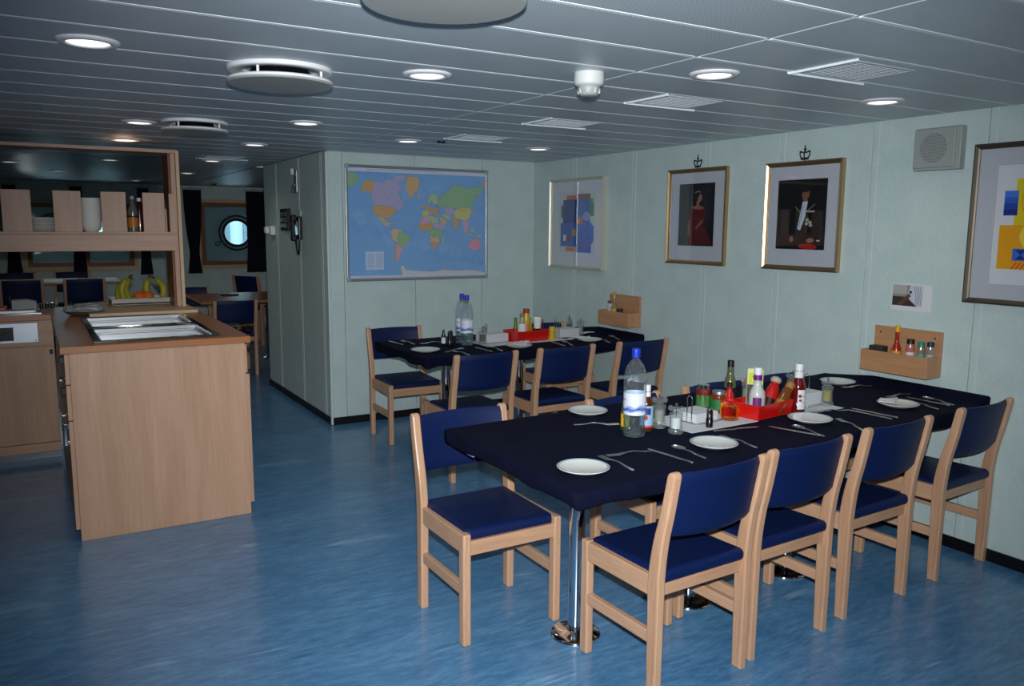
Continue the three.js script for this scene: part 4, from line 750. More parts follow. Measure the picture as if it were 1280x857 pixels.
{
  const y = TY + 0.007;
  bottle('salad_dressing_bottle', 'white dressing bottle with purple label in the near red basket', 2.615, -2.36, 0.034, 0.205, 0.0155, 0.42, phys({ color: 0xb9bdb8, roughness: 0.25, clearcoat: 0.5 }), M.whiteCap, null, 0, 0, y, 0, col(0x6a1878, 0.4));
  part(scene.children[scene.children.length - 1], 'label_patch', new THREE.CylinderGeometry(0.0345, 0.0345, 0.062, 12, 1, true, -1.35, 1.1).translate(0, 0.05, 0), col(0x6a1464, 0.45));
  const k = thing('squeeze_bottle', 'red squeeze bottle leaning in the near red basket', 'bottle', [2.69, y + 0.002, -2.375]); k.rotation.set(0, 0.2, -0.5);
  part(k, 'body', bottleG(0.028, 0.15, 0.016, 0.62), phys({ color: 0xb01410, roughness: 0.3, clearcoat: 0.4 })); part(k, 'label', lathe([[0.0285, 0.02], [0.0285, 0.06]], 24), col(0x2a0a08, 0.4)); part(k, 'cap', new THREE.SphereGeometry(0.024, 20, 14).scale(1, 0.72, 1).translate(0, 0.148, 0), col(0xa39a8c, 0.6));
  const s = thing('brown_sauce_bottle', 'brown sauce bottle leaning outwards in the near red basket', 'bottle', [2.705, y + 0.004, -2.335]); s.rotation.set(0.1, 0.2, -0.72);
  part(s, 'glass', bottleG(0.024, 0.145, 0.017, 0.6), liquid(0x6b3a14, 0.2)); part(s, 'label', lathe([[0.0245, 0.03], [0.0245, 0.06]], 24), col(0x8a6a20, 0.4)); part(s, 'cap', lathe([[0.018, 0.125], [0.0195, 0.145], [0.017, 0.158], [0.001, 0.16]], 24), col(0x9a6a3a, 0.5));
  bottle('ketchup_bottle', 'glass ketchup bottle with white cap right of the near red basket', 2.835, -2.33, 0.032, 0.215, 0.0155, 0.5, liquid(0x5c0d0a), M.whiteCap, null, 0, 0, TY, 0.1, col(0xd0d0d4, 0.5));
  part(scene.children[scene.children.length - 1], 'label_patch', new THREE.CylinderGeometry(0.0325, 0.0325, 0.085, 12, 1, true, -1.0, 1.2).translate(0, 0.062, 0), labelTex((c, w, h) => { c.fillStyle = '#d2d6da'; c.fillRect(0, 0, w, h); c.fillStyle = '#8a1a16'; c.fillRect(20, 30, 90, 20); c.fillRect(40, 62, 80, 14); scribble(c, 130, 40, 80, 8, '#3b5a78'); scribble(c, 120, 80, 90, 7, '#5a5a60'); }));
  part(scene.children[scene.children.length - 1], 'neck_label', lathe([[0.019, 0.155], [0.0185, 0.182]], 24), M.paper);
}
// corner table basket
basket(2.99, -4.83, 0.28, 0.17, 0.075, 0.1, 'dark red plastic basket of sauces on the corner table');
{
  const y = TY + 0.007;
  bottle('green_label_bottle', 'slim green bottle at the end of the corner table basket', 2.895, -4.82, 0.016, 0.16, 0.009, 0.55, liquid(0x5a7a18), col(0x4a6a20), col(0xa02818, 0.5), 0.35, 0.5, y);
  bottle('clear_dressing_bottle', 'clear dressing bottle with white label in the corner table basket', 2.935, -4.80, 0.03, 0.19, 0.014, 0.5, phys({ color: 0x9aa07a, roughness: 0.15, clearcoat: 0.6 }), col(0x7a7f52), M.paper, 0.34, 0.62, y);
  bottle('yellow_mustard_bottle', 'yellow bottle with red cap in the corner table basket', 3.0, -4.85, 0.028, 0.215, 0.02, 0.55, phys({ color: 0xc89a1e, roughness: 0.25, clearcoat: 0.5 }), col(0xa82a14), col(0xd07818, 0.5), 0.2, 0.5, y);
  bottle('lime_bottle', 'lime green bottle beside the white cup in the corner table basket', 3.035, -4.86, 0.018, 0.15, 0.01, 0.6, phys({ color: 0x9aa81e, roughness: 0.3 }), col(0x8a9a20), null, 0, 0, y);
  const c = thing('white_cup', 'white cup stacked in the corner table basket', 'cup', [3.075, y, -4.82]); part(c, 'base', lathe([[0.001, 0], [0.026, 0], [0.028, 0.05], [0.03, 0.075], [0.001, 0.075]], 24), M.blackGloss); part(c, 'cup', lathe([[0.024, 0.075], [0.03, 0.135], [0.033, 0.15], [0.030, 0.15], [0.022, 0.08], [0.001, 0.079]], 28), M.porcelain);
  const r = thing('red_wire_rack', 'thin dark red wire rack in the corner table basket', 'rack', [3.11, y, -4.82]); part(r, 'wire', tube([[-0.012, 0.0, 0], [-0.006, 0.1, 0], [0.0, 0.14, 0], [0.012, 0.12, 0], [0.014, 0.0, 0]], 0.003, 30, 6), col(0x5a1410, 0.4));
  jar('mustard_jar', 'yellow mustard jar right of the corner table basket', 'jar', 3.165, -4.765, 0.026, 0.095, liquid(0xc8a818, 0.15), col(0xb8a020), col(0xb89a10, 0.5));
}
// galley end: things on the window-side ledge of the counter
{
  const y = 0.967;
  const b = thing('small_condiment_tray', 'small red tray on the galley counter behind the steel well', 'tray', [-0.235, y, -6.36]); part(b, 'tray', rb(0.16, 0.022, 0.1, 0.006, 0, 0.011, 0), M.red);
  mill(-0.225, -6.36, 'tall pale mill on the small red tray', salt, 'clear mills', 1.0, y + 0.022);
  jar('red_jar', 'small red-brown jar on the small red tray', 'jar', -0.28, -6.35, 0.022, 0.075, liquid(0x7a3018), col(0xa06a50), null, y + 0.022);
  const n = thing('napkin_box', 'pale grey napkin dispenser on the galley counter', 'napkin dispenser', [-0.055, y, -6.36]); part(n, 'box', prism([[-0.07, 0], [0.075, 0], [0.075, 0.052], [0.02, 0.066], [-0.07, 0.064]], 0.08, 0.004).translate(0, 0, 0), M.greyPlastic); part(n, 'bar', cyl(0.002, 0.002, 0.09, -0.078, 0.05, 0, 8), M.chrome);
  for (let k = 0; k < 3; k++) { const j = thing('small_jar', ORD[k] + ' small dark jar counting from the grey napkin dispenser', 'jar', [0.048 + k * 0.032, y, -6.36], 0, 'small jars on the galley counter'); part(j, 'glass', jarG(0.013, 0.036), M.blackGloss); part(j, 'lid', cyl(0.011, 0.011, 0.008, 0, 0.036, 0, 16), M.chrome); }
}
// ---------------------------------------------------------------- things on the walls
const onRight = -Math.PI / 2;
function frameGeo(w, h, fw, fd) {   // mitred moulding: four bars with a sloped inner face
  const bar = (len) => { const s = new THREE.Shape([[0, 0], [fw, 0], [fw, fd * 0.55], [fw * 0.72, fd * 0.7], [fw * 0.3, fd], [0, fd * 0.9]].map((q) => new THREE.Vector2(...q)));
    const g = new THREE.ExtrudeGeometry(s, { depth: len, steps: 1, bevelEnabled: false }), p = g.attributes.position;   // x across, y out of the wall, z along
    for (let i = 0; i < p.count; i++) { const x = p.getX(i), z = p.getZ(i); p.setZ(i, z < len / 2 ? x : len - x); }
    g.translate(0, 0, -len / 2); g.computeVertexNormals(); return g; };
  const side = (g, rot, px, py) => { const q = g.clone(); q.applyMatrix4(new THREE.Matrix4().makeBasis(V3([1, 0, 0]), V3([0, 0, 1]), V3([0, -1, 0]))); q.rotateZ(rot); q.translate(px, py, 0); return q; };
  return merge([side(bar(h), 0, -w / 2, 0), side(bar(h), Math.PI, w / 2, 0), side(bar(w), -Math.PI / 2, 0, h / 2), side(bar(w), Math.PI / 2, 0, -h / 2)]);
}
function picture(name, label, z0, z1, y0, y1, fw, fd, mat, tex, mount, printBox, noBack) {
  const w = z1 - z0, h = y1 - y0, p = thing(name, label, 'picture', [XR - 0.001, (y0 + y1) / 2, (z0 + z1) / 2], onRight);
  part(p, 'frame', frameGeo(w, h, fw, fd), mat);
  part(p, 'backing', bx(w - 0.006, h - 0.006, 0.004, 0, 0, 0.002), M.wallCore);
  part(p, 'mount', bx(w - 2 * fw + 0.006, h - 2 * fw + 0.006, 0.002, 0, 0, fd * 0.3), mount);
  const [a, b, c, d] = printBox; part(p, 'print', bx2((b - a) * w, (d - c) * h, tex), std({ map: tex, roughness: 0.5 }), [((a + b) / 2 - 0.5) * w, ((c + d) / 2 - 0.5) * h, fd * 0.3 + 0.0022]);
  part(p, 'glass', bx(w - 2 * fw + 0.006, h - 2 * fw + 0.006, 0.0015, 0, 0, fd * 0.48), M.glass);
  return p;
}
function bx2(w, h) { return new THREE.PlaneGeometry(w, h); }
const mountM = std({ color: 0xb7bcc6, roughness: 0.8 }), mountW = std({ color: 0xc9ced6, roughness: 0.8 });
// abstract print in blues
const art1 = canvasTexture(512, 640, (c, w, h) => {
  const R = (x, y, a, b, f) => { c.fillStyle = f; c.fillRect(x * w, y * h, a * w, b * h); };
  c.fillStyle = '#c2c7cf'; c.fillRect(0, 0, w, h);
  R(0.22, 0.06, 0.24, 0.08, '#c8642a'); R(0.5, 0.045, 0.36, 0.1, '#7a3444'); R(0.06, 0.22, 0.1, 0.2, '#2f6e50'); R(0.78, 0.12, 0.16, 0.12, '#3f9a6a'); R(0.86, 0.2, 0.1, 0.2, '#3a8a62');
  R(0.12, 0.13, 0.38, 0.4, '#203a86'); R(0.5, 0.13, 0.36, 0.4, '#345aa8'); R(0.05, 0.51, 0.46, 0.38, '#2a5cb0'); R(0.5, 0.5, 0.4, 0.48, '#2456b8'); R(0.5, 0.5, 0.06, 0.48, '#122a6a');
  c.fillStyle = '#2c64c4'; c.beginPath(); c.moveTo(0.86 * w, 0.5 * h); c.lineTo(0.96 * w, 0.56 * h); c.lineTo(0.96 * w, 0.8 * h); c.lineTo(0.86 * w, 0.88 * h); c.fill();
  R(0.5, 0.42, 0.1, 0.1, '#c8862a'); R(0.61, 0.4, 0.07, 0.12, '#b05a4a'); R(0.38, 0.6, 0.1, 0.12, '#c08a3a'); R(0.13, 0.7, 0.08, 0.1, '#cfd4da'); R(0.22, 0.72, 0.09, 0.09, '#8a2a2a'); R(0.21, 0.9, 0.24, 0.07, '#c87a28');
  c.strokeStyle = '#a9bce0'; c.lineWidth = 7; for (const r of [12, 26, 40]) { c.beginPath(); c.arc(0.77 * w, 0.4 * h, r, 0, 7); c.stroke(); }
});
picture('abstract_print', 'white-framed abstract print of blue blocks near the room corner', -5.72, -4.985, 1.213, 1.925, 0.022, 0.04, std({ color: 0xc9c6b4, metalness: 0.4, roughness: 0.35 }), art1, mountW, [0.16, 0.84, 0.17, 0.86]);
// abstract print in yellow
const art2 = canvasTexture(640, 640, (c, w, h) => {
  const R = (x, y, a, b, f) => { c.fillStyle = f; c.fillRect(x * w, y * h, a * w, b * h); };
  c.fillStyle = '#d2d6dc'; c.fillRect(0, 0, w, h); c.strokeStyle = '#b3abb4'; c.lineWidth = 5; c.strokeRect(4, 4, w - 8, h - 8);
  R(0.3, 0.05, 0.4, 0.1, '#127a3c'); R(0.17, 0.125, 0.6, 0.38, '#d8c410'); for (let k = 0; k < 4; k++) R(0.08, 0.22 + k * 0.05, 0.11, 0.05, ['#3a78d8', '#2a5cc0', '#1c42a4', '#102a8a'][k]);
  R(0.06, 0.5, 0.62, 0.36, '#e0a010'); R(0.68, 0.45, 0.2, 0.3, '#c83a1a'); R(0.3, 0.85, 0.24, 0.08, '#10823e');
  c.strokeStyle = '#d88a10'; c.lineWidth = 5; c.beginPath(); c.arc(0.42 * w, 0.3 * h, 0.2 * w, 0, 7); c.stroke();
  c.fillStyle = '#e8d040'; c.beginPath(); c.arc(0.34 * w, 0.59 * h, 0.115 * w, 0, 7); c.fill(); c.fillStyle = '#e09a10'; c.beginPath(); c.arc(0.34 * w, 0.59 * h, 0.05 * w, 0, 7); c.fill(); c.strokeStyle = '#c8780c'; c.stroke();
  R(0.18, 0.69, 0.13, 0.1, '#3a6ad0'); c.fillStyle = '#16306e'; c.beginPath(); c.moveTo(0.2 * w, 0.7 * h); c.lineTo(0.29 * w, 0.7 * h); c.lineTo(0.245 * w, 0.74 * h); c.lineTo(0.29 * w, 0.78 * h); c.lineTo(0.2 * w, 0.78 * h); c.lineTo(0.245 * w, 0.74 * h); c.fill();
  c.strokeStyle = '#d0501a'; c.lineWidth = 8; for (let k = 0; k < 4; k++) { c.beginPath(); c.moveTo((0.18 + k * 0.035) * w, 0.86 * h); c.lineTo((0.22 + k * 0.035) * w, 0.8 * h); c.stroke(); }
  R(0.34, 0.79, 0.22, 0.08, '#b01c14'); c.strokeStyle = '#e8c020'; c.lineWidth = 4; for (let k = 1; k < 4; k++) { c.beginPath(); c.moveTo((0.34 + k * 0.055) * w, 0.79 * h); c.lineTo((0.34 + k * 0.055) * w, 0.87 * h); c.stroke(); } c.beginPath(); c.moveTo(0.34 * w, 0.83 * h); c.lineTo(0.56 * w, 0.83 * h); c.stroke();
});
picture('abstract_print', 'bronze-framed abstract print of yellow blocks beside the loudspeaker', -2.185, -1.45, 1.204, 1.927, 0.024, 0.03, M.bronze, art2, mountM, [0.14, 0.88, 0.12, 0.87]);
function crown(p, y) {
  const m = col(0x23262c, 0.5, { metalness: 0.5 }), g = [rb(0.05, 0.012, 0.012, 0.003, 0, y + 0.012, 0.012)];
  for (const s of [-1, 1]) { g.push(tube([[s * 0.02, y + 0.014, 0.012], [s * 0.034, y + 0.034, 0.012], [s * 0.026, y + 0.052, 0.012], [s * 0.008, y + 0.044, 0.012], [0, y + 0.058, 0.012]], 0.0035, 20, 6)); g.push(new THREE.SphereGeometry(0.0065, 10, 8).translate(s * 0.031, y + 0.05, 0.012)); }
  g.push(tube([[0, y + 0.014, 0.014], [0, y + 0.035, 0.018], [0, y + 0.058, 0.012]], 0.0035, 10, 6), new THREE.SphereGeometry(0.0075, 12, 8).translate(0, y + 0.064, 0.012), rb(0.004, 0.02, 0.004, 0.001, 0, y + 0.078, 0.012), rb(0.012, 0.004, 0.004, 0.001, 0, y + 0.08, 0.012), rb(0.006, 0.014, 0.006, 0.001, 0, y + 0.004, 0.012));
  part(p, 'crown_ornament', merge(g), m, null, null, 'small black metal crown on the frame');
}
// generic painted figures standing in for the two portraits
const backdrop = (c, w, h, a, b) => { const g = c.createLinearGradient(0, 0, w, h); g.addColorStop(0, a); g.addColorStop(1, b); c.fillStyle = g; c.fillRect(0, 0, w, h); };
const por1 = canvasTexture(300, 520, (c, w, h) => {
  backdrop(c, w, h, '#15151c', '#0c0c10'); c.fillStyle = '#1d1d26'; c.fillRect(0, 0, 22, h); c.fillStyle = '#22222a'; c.fillRect(200, 40, 70, 320);
  c.fillStyle = '#5a0f12'; c.beginPath(); c.moveTo(100, 195); c.quadraticCurveTo(160, 180, 225, 205); c.quadraticCurveTo(240, 270, 205, 330); c.quadraticCurveTo(270, 430, 280, 500); c.lineTo(80, 515); c.quadraticCurveTo(90, 420, 120, 330); c.quadraticCurveTo(70, 290, 100, 195); c.fill();
  c.fillStyle = '#3a0a0c'; for (let k = 0; k < 6; k++) { c.beginPath(); c.moveTo(140 + k * 14, 335); c.lineTo(110 + k * 28, 505); c.lineTo(120 + k * 28, 505); c.fill(); }
  c.fillStyle = '#8c6152'; c.beginPath(); c.moveTo(105, 200); c.quadraticCurveTo(160, 165, 222, 205); c.quadraticCurveTo(160, 230, 105, 200); c.fill(); c.fillRect(150, 150, 26, 40);
  c.beginPath(); c.ellipse(172, 122, 25, 36, 0.1, 0, 7); c.fill(); c.fillStyle = '#241a16'; c.beginPath(); c.ellipse(155, 108, 28, 36, 0.2, 0, 7); c.fill(); c.fillStyle = '#96695a'; c.beginPath(); c.ellipse(180, 124, 17, 30, 0.1, 0, 7); c.fill();
  c.fillStyle = '#3a2a26'; c.fillRect(182, 112, 8, 4); c.fillRect(184, 142, 8, 3); c.strokeStyle = '#9a9aa2'; c.lineWidth = 5; c.beginPath(); c.arc(160, 92, 26, 3.6, 5.6); c.stroke();
  c.strokeStyle = '#84594b'; c.lineWidth = 17; c.lineCap = 'round'; c.beginPath(); c.moveTo(96, 310); c.lineTo(90, 430); c.stroke(); c.beginPath(); c.moveTo(205, 310); c.lineTo(155, 370); c.stroke(); c.strokeStyle = '#4a4a52'; c.lineWidth = 6; c.beginPath(); c.moveTo(130, 290); c.lineTo(200, 300); c.stroke();
});
crown(picture('portrait', 'gold-framed portrait of a woman in a red gown under a small crown', -4.276, -3.729, 1.304, 1.926, 0.026, 0.03, M.gold, por1, mountM, [0.2, 0.8, 0.195, 0.845]), 0.311);
const por2 = canvasTexture(340, 520, (c, w, h) => {
  backdrop(c, w, h, '#101016', '#0c0b0d'); c.fillStyle = '#1a1a22'; c.fillRect(20, 230, 60, 200); c.fillRect(260, 240, 70, 200);
  c.fillStyle = '#0a0a0c'; c.beginPath(); c.moveTo(150, 165); c.quadraticCurveTo(110, 180, 105, 260); c.lineTo(95, 450); c.lineTo(130, 520); c.lineTo(290, 520); c.lineTo(300, 420); c.quadraticCurveTo(300, 200, 250, 175); c.lineTo(205, 160); c.fill();
  c.fillStyle = '#b9c0cc'; c.beginPath(); c.moveTo(178, 165); c.lineTo(214, 160); c.lineTo(200, 280); c.lineTo(170, 380); c.lineTo(148, 365); c.lineTo(165, 250); c.fill(); c.strokeStyle = '#7aa0c8'; c.lineWidth = 8; c.beginPath(); c.moveTo(182, 190); c.lineTo(158, 360); c.stroke();
  c.fillStyle = '#7c5140'; c.fillRect(180, 135, 30, 30); c.beginPath(); c.ellipse(196, 108, 27, 40, 0, 0, 7); c.fill(); c.fillStyle = '#191310'; c.beginPath(); c.ellipse(190, 76, 30, 20, 0, 0, 7); c.fill(); c.fillRect(162, 76, 10, 34); c.fillStyle = '#3a241c'; c.fillRect(180, 100, 12, 4); c.fillRect(202, 100, 12, 4); c.fillRect(188, 130, 20, 3);
  c.fillStyle = '#a8a294'; for (const [x, y] of [[215, 300], [235, 318], [212, 328], [240, 340]]) { c.beginPath(); c.arc(x, y, 12, 0, 7); c.fill(); } c.fillRect(200, 232, 62, 12); c.strokeStyle = '#8a8068'; c.lineWidth = 5; c.beginPath(); c.moveTo(130, 200); c.lineTo(165, 250); c.stroke(); c.beginPath(); c.moveTo(262, 185); c.lineTo(215, 230); c.stroke();
  c.fillStyle = '#94604c'; c.beginPath(); c.ellipse(242, 452, 26, 18, -0.2, 0, 7); c.fill(); c.beginPath(); c.ellipse(112, 445, 14, 22, 0, 0, 7); c.fill(); c.fillStyle = '#a01812'; c.beginPath(); c.ellipse(225, 498, 66, 20, 0.05, 0, 7); c.fill(); c.fillStyle = '#c0c0b4'; c.fillRect(286, 448, 22, 10);
});
crown(picture('portrait', 'gold-framed portrait of a man in a dark dress coat under a small crown', -3.418, -2.886, 1.305, 1.918, 0.026, 0.03, M.gold, por2, mountM, [0.17, 0.81, 0.195, 0.835]), 0.307);
{
  const s = thing('wall_speaker', 'square grey wall loudspeaker with round grille', 'loudspeaker', [XR - 0.001, 1.921, -2.356], onRight);
  part(s, 'housing', rb(0.232, 0.2, 0.045, 0.006, 0, 0, 0.0225), M.greyPlastic); part(s, 'front', rb(0.205, 0.182, 0.012, 0.004, -0.01, 0.004, 0.049), M.greyPlastic);
  part(s, 'grille', cyl(0.066, 0.068, 0.004, 0, 0, 0, 40).rotateX(Math.PI / 2).translate(-0.012, 0.004, 0.0565), std({ roughness: 0.7, map: pixelTexture(128, 128, (u, v) => { const a = (u * 16) % 1 - 0.5, b = (v * 16) % 1 - 0.5; return a * a + b * b < 0.09 ? hex(0x6a706e) : hex(0x949b99); }, [1, 1]) }));
  const p = solo('paper_photo', 'small colour photograph on white paper pinned above the wall box', 'photo', bx(0.215, 0.134, 0.001), M.paper, [XR - 0.0016, 1.203, -2.457], onRight);
  part(p, 'print', new THREE.PlaneGeometry(0.165, 0.105).translate(-0.02, 0.008, 0.0008), std({ roughness: 0.5, map: canvasTexture(256, 160, (c, w, h) => {
    c.fillStyle = '#8e8a86'; c.fillRect(0, 0, w, h); c.fillStyle = '#a9a9a6'; c.fillRect(0, 0, 120, 70); c.fillStyle = '#3a3230'; c.fillRect(0, 90, w, 70); c.fillStyle = '#c2c7d0'; c.beginPath(); c.moveTo(150, 0); c.lineTo(256, 0); c.lineTo(256, 160); c.lineTo(210, 160); c.lineTo(120, 90); c.fill(); c.fillStyle = '#5e4432'; c.beginPath(); c.moveTo(30, 160); c.lineTo(140, 60); c.lineTo(156, 84); c.lineTo(80, 160); c.fill(); c.fillStyle = '#1c1616'; c.beginPath(); c.ellipse(152, 52, 12, 10, 0, 0, 7); c.fill(); c.strokeStyle = '#6d6f86'; c.lineWidth = 4; for (let k = 0; k < 4; k++) { c.beginPath(); c.moveTo(175 + k * 18, 10); c.quadraticCurveTo(215 + k * 10, 80, 190 + k * 16, 150); c.stroke(); } }) }));
}
function wallBox(zc, w, label) {
  const b = thing('wall_condiment_box', label, 'wall box', [XR - 0.001, 0.825, zc], onRight, 'wooden wall boxes');
  part(b, 'back_board', rb(w, 0.222, 0.014, 0.002, 0, 0.111, 0.007, 0), M.boxWood); part(b, 'front_board', rb(w, 0.105, 0.012, 0.002, 0, 0.052, 0.114, 0), M.boxWood); part(b, 'bottom', rb(w - 0.024, 0.012, 0.094, 0.002, 0, 0.006, 0.061, 0), M.boxWood);
  for (const s of [-1, 1]) { part(b, 'side', rb(0.012, 0.105, 0.094, 0.002, s * (w / 2 - 0.006), 0.052, 0.061, 1), M.boxWood); part(b, 'screw', cyl(0.005, 0.005, 0.002, 0, 0, 0, 12).rotateX(Math.PI / 2).translate(s * (w / 2 - 0.035), 0.19, 0.0145), M.bronze); }
  return b;
}
wallBox(-2.455, 0.365, 'wooden wall box with four small bottles above the near table');
wallBox(-4.722, 0.36, 'wooden wall box with a yellow bottle above the corner table');
{
  const y = 0.838, x = XR - 0.065;
  bottle('chili_sauce_bottle', 'slim red sauce bottle with yellow cap in the near wall box', x, -2.475, 0.024, 0.225, 0.0105, 0.42, liquid(0x9a2408), col(0xd8a818, 0.4), col(0xd09a18, 0.5), 0.3, 0.44, y);
  jar('pink_label_jar', 'small jar with pink white label and black lid in the near wall box', 'jar', x, -2.40, 0.021, 0.165, liquid(0xb06a60), M.black, labelTex((c, w, h) => { c.fillStyle = '#d8c8cc'; c.fillRect(0, 0, w, h); c.fillStyle = '#a03040'; c.fillRect(20, 20, 80, 24); scribble(c, 20, 60, 100, 8, '#667'); c.fillStyle = '#3c5a3c'; c.fillRect(130, 50, 50, 50); }), y);
  jar('teal_cap_jar', 'spice jar with teal lid in the near wall box', 'jar', x + 0.012, -2.352, 0.019, 0.155, liquid(0x8a7a5a), col(0x128a80, 0.4), col(0x3aa0a0, 0.5), y);
  jar('navy_cap_jar', 'spice jar with navy lid at the end of the near wall box', 'jar', x + 0.02, -2.308, 0.019, 0.16, liquid(0x8c8478), col(0x1a2a4a, 0.4), col(0xb0a8a8, 0.5), y);
  solo('dark_leaflet', 'dark folded leaflet sticking out of the near wall box', 'leaflet', rb(0.05, 0.11, 0.075, 0.002), col(0x2a3028, 0.6), [x, y + 0.057, -2.575]);
  bottle('yellow_sauce_bottle', 'slim bottle with yellow cap and label in the far wall box', x, -4.775, 0.024, 0.23, 0.0105, 0.42, phys({ color: 0x8a7a4a, roughness: 0.15, clearcoat: 0.6 }), col(0xa89a18, 0.4), col(0xd09a18, 0.5), 0.3, 0.46, y);
  jar('silver_cap_jar', 'pale jar with chrome lid in the far wall box', 'jar', x, -4.83, 0.022, 0.165, liquid(0xb4b4b0), M.chrome, null, y);
  jar('black_lid_jar', 'low dark-lidded jar in the far wall box', 'jar', x + 0.0, -4.71, 0.028, 0.11, liquid(0x3a2a3a), M.black, null, y);
}
// world map
{
  const x0 = 2.086, x1 = 3.32, y0 = 1.115, y1 = 2.003, w = x1 - x0, h = y1 - y0;
  const tex = canvasTexture(1280, 920, (c, W, Hh) => {
    const X = (x) => (x - 70) / 840 * W, Y = (y) => (y - 75) / 665 * Hh;
    c.fillStyle = '#79a9dd'; c.fillRect(0, 0, W, Hh);
    for (let k = 0; k < 60; k++) { c.fillStyle = k % 2 ? 'rgba(140,184,230,0.25)' : 'rgba(100,155,214,0.25)'; c.beginPath(); c.ellipse((k * 331) % W, (k * 577) % Hh, 40 + (k * 17) % 90, 14 + (k * 7) % 40, k, 0, 7); c.fill(); }
    const P = (f, pts) => { c.fillStyle = f; c.strokeStyle = '#6f7fa0'; c.lineWidth = 1.5; c.beginPath(); pts.forEach(([x, y], i) => { const nx2 = pts[(i + 1) % pts.length]; if (!i) c.moveTo(X(x), Y(y)); const mx = (x + nx2[0]) / 2 + ((i * 7) % 5 - 2) * 2, my = (y + nx2[1]) / 2 + ((i * 11) % 5 - 2) * 2; c.lineTo(X(mx), Y(my)); c.lineTo(X(nx2[0]), Y(nx2[1])); }); c.closePath(); c.fill(); c.stroke(); };
    const gn = '#8fb68e', pu = '#aba5c8', or = '#c9a06c', tn = '#c8b294', ye = '#c6c47e', pk = '#c7a2b6', lg = '#a9c398';
    P(gn, [[70, 108], [120, 112], [140, 150], [100, 185], [70, 185]]); P(or, [[150, 190], [180, 148], [215, 152], [222, 200], [208, 240], [185, 212], [145, 225]]);
    P(pu, [[217, 152], [260, 162], [300, 138], [350, 142], [380, 190], [362, 215], [368, 240], [388, 275], [385, 312], [345, 325], [320, 306], [213, 298], [202, 240]]); P(pu, [[330, 125], [400, 112], [410, 130], [365, 160]]);
    P(or, [[212, 299], [320, 307], [347, 320], [325, 350], [312, 374], [275, 370], [225, 356], [208, 330]]); P(tn, [[233, 360], [275, 372], [288, 398], [310, 390], [302, 420], [330, 442], [275, 415]]); P(lg, [[305, 400], [340, 405], [335, 412], [308, 408]]);
    P('#d0a878', [[408, 138], [440, 118], [486, 124], [476, 200], [425, 252], [412, 200]]); P(tn, [[475, 225], [498, 225], [495, 240], [478, 240]]);
    P(tn, [[328, 435], [370, 445], [395, 460], [350, 520], [320, 500], [314, 460]]); P(gn, [[360, 460], [395, 460], [428, 486], [415, 522], [392, 552], [365, 535], [350, 505]]); P(pk, [[345, 525], [368, 540], [388, 560], [368, 592], [356, 636], [340, 634], [343, 570]]); P(or, [[338, 520], [347, 525], [345, 630], [335, 625]]);
    P(pk, [[500, 368], [545, 350], [560, 400], [520, 410], [480, 405]]); P(lg, [[545, 352], [600, 372], [605, 405], [560, 402]]); P(or, [[478, 408], [520, 412], [560, 404], [570, 430], [540, 445], [495, 445]]); P(pu, [[562, 402], [606, 405], [628, 384], [652, 430], [630, 440], [575, 432]]); P(gn, [[545, 446], [575, 434], [625, 440], [612, 488], [570, 485], [552, 470]]); P(tn, [[552, 474], [570, 488], [610, 490], [600, 540], [576, 562], [558, 545]]); P(or, [[560, 520], [600, 525], [590, 555], [560, 550]]); P(lg, [[628, 490], [642, 480], [636, 528], [624, 525]]);
    P(ye, [[500, 352], [512, 325], [540, 322], [548, 345], [520, 358]]); P(or, [[512, 300], [536, 290], [560, 310], [600, 300], [612, 325], [560, 330], [530, 322]]); P(lg, [[535, 268], [562, 220], [596, 226], [600, 282], [575, 285], [560, 262], [550, 290]]); P(pu, [[548, 330], [600, 330], [592, 348], [556, 345]]); P(pk, [[495, 290], [510, 285], [508, 310], [496, 308]]);
    P(gn, [[600, 282], [622, 228], [650, 210], [680, 190], [695, 155], [720, 160], [780, 180], [870, 164], [892, 190], [868, 225], [850, 215], [835, 255], [815, 300], [775, 302], [700, 306], [640, 302], [612, 312]]); P(or, [[890, 130], [910, 132], [910, 178], [893, 172]]);
    P(pu, [[635, 302], [700, 306], [716, 340], [680, 356], [638, 335]]); P(ye, [[700, 342], [722, 310], [800, 300], [818, 330], [796, 372], [760, 382], [712, 370]]); P('#d2b46a', [[730, 305], [790, 302], [780, 322], [740, 325]]); P(or, [[690, 370], [736, 377], [722, 418], [712, 442], [695, 412]]); P(or, [[570, 340], [612, 338], [612, 352], [575, 356]]); P(lg, [[625, 345], [665, 348], [685, 372], [655, 380]]); P(tn, [[608, 358], [640, 372], [660, 400], [632, 412], [614, 388]]);
    P(pk, [[755, 382], [792, 382], [796, 430], [774, 470], [760, 420]]); P(tn, [[775, 460], [800, 470], [830, 475], [800, 482]]); P(lg, [[812, 430], [835, 440], [826, 462], [810, 455]]); P(lg, [[850, 470], [885, 480], [876, 494], [852, 486]]); P(pk, [[820, 330], [838, 320], [832, 350], [822, 352]]);
    P('#d09aae', [[795, 535], [828, 498], [860, 500], [884, 545], [852, 576], [805, 562]]); P(lg, [[895, 585], [905, 590], [890, 610]]);
    P('#c9c6d0', [[370, 680], [385, 660], [400, 690], [560, 705], [640, 692], [760, 700], [860, 705], [905, 720], [905, 730], [380, 728]]);
    c.fillStyle = '#c9cfe2'; c.fillRect(0, 0, W, Y(100)); c.fillRect(0, Y(722), W, Hh - Y(722)); c.fillStyle = '#b9cbe6'; c.fillRect(X(165), Y(575), X(270) - X(165), Y(685) - Y(575)); for (let k = 0; k < 8; k++) { scribble(c, X(176), Y(590 + k * 11), 55, 6, '#7d8cae'); scribble(c, X(226), Y(590 + k * 11), 55, 6, '#7d8cae'); }
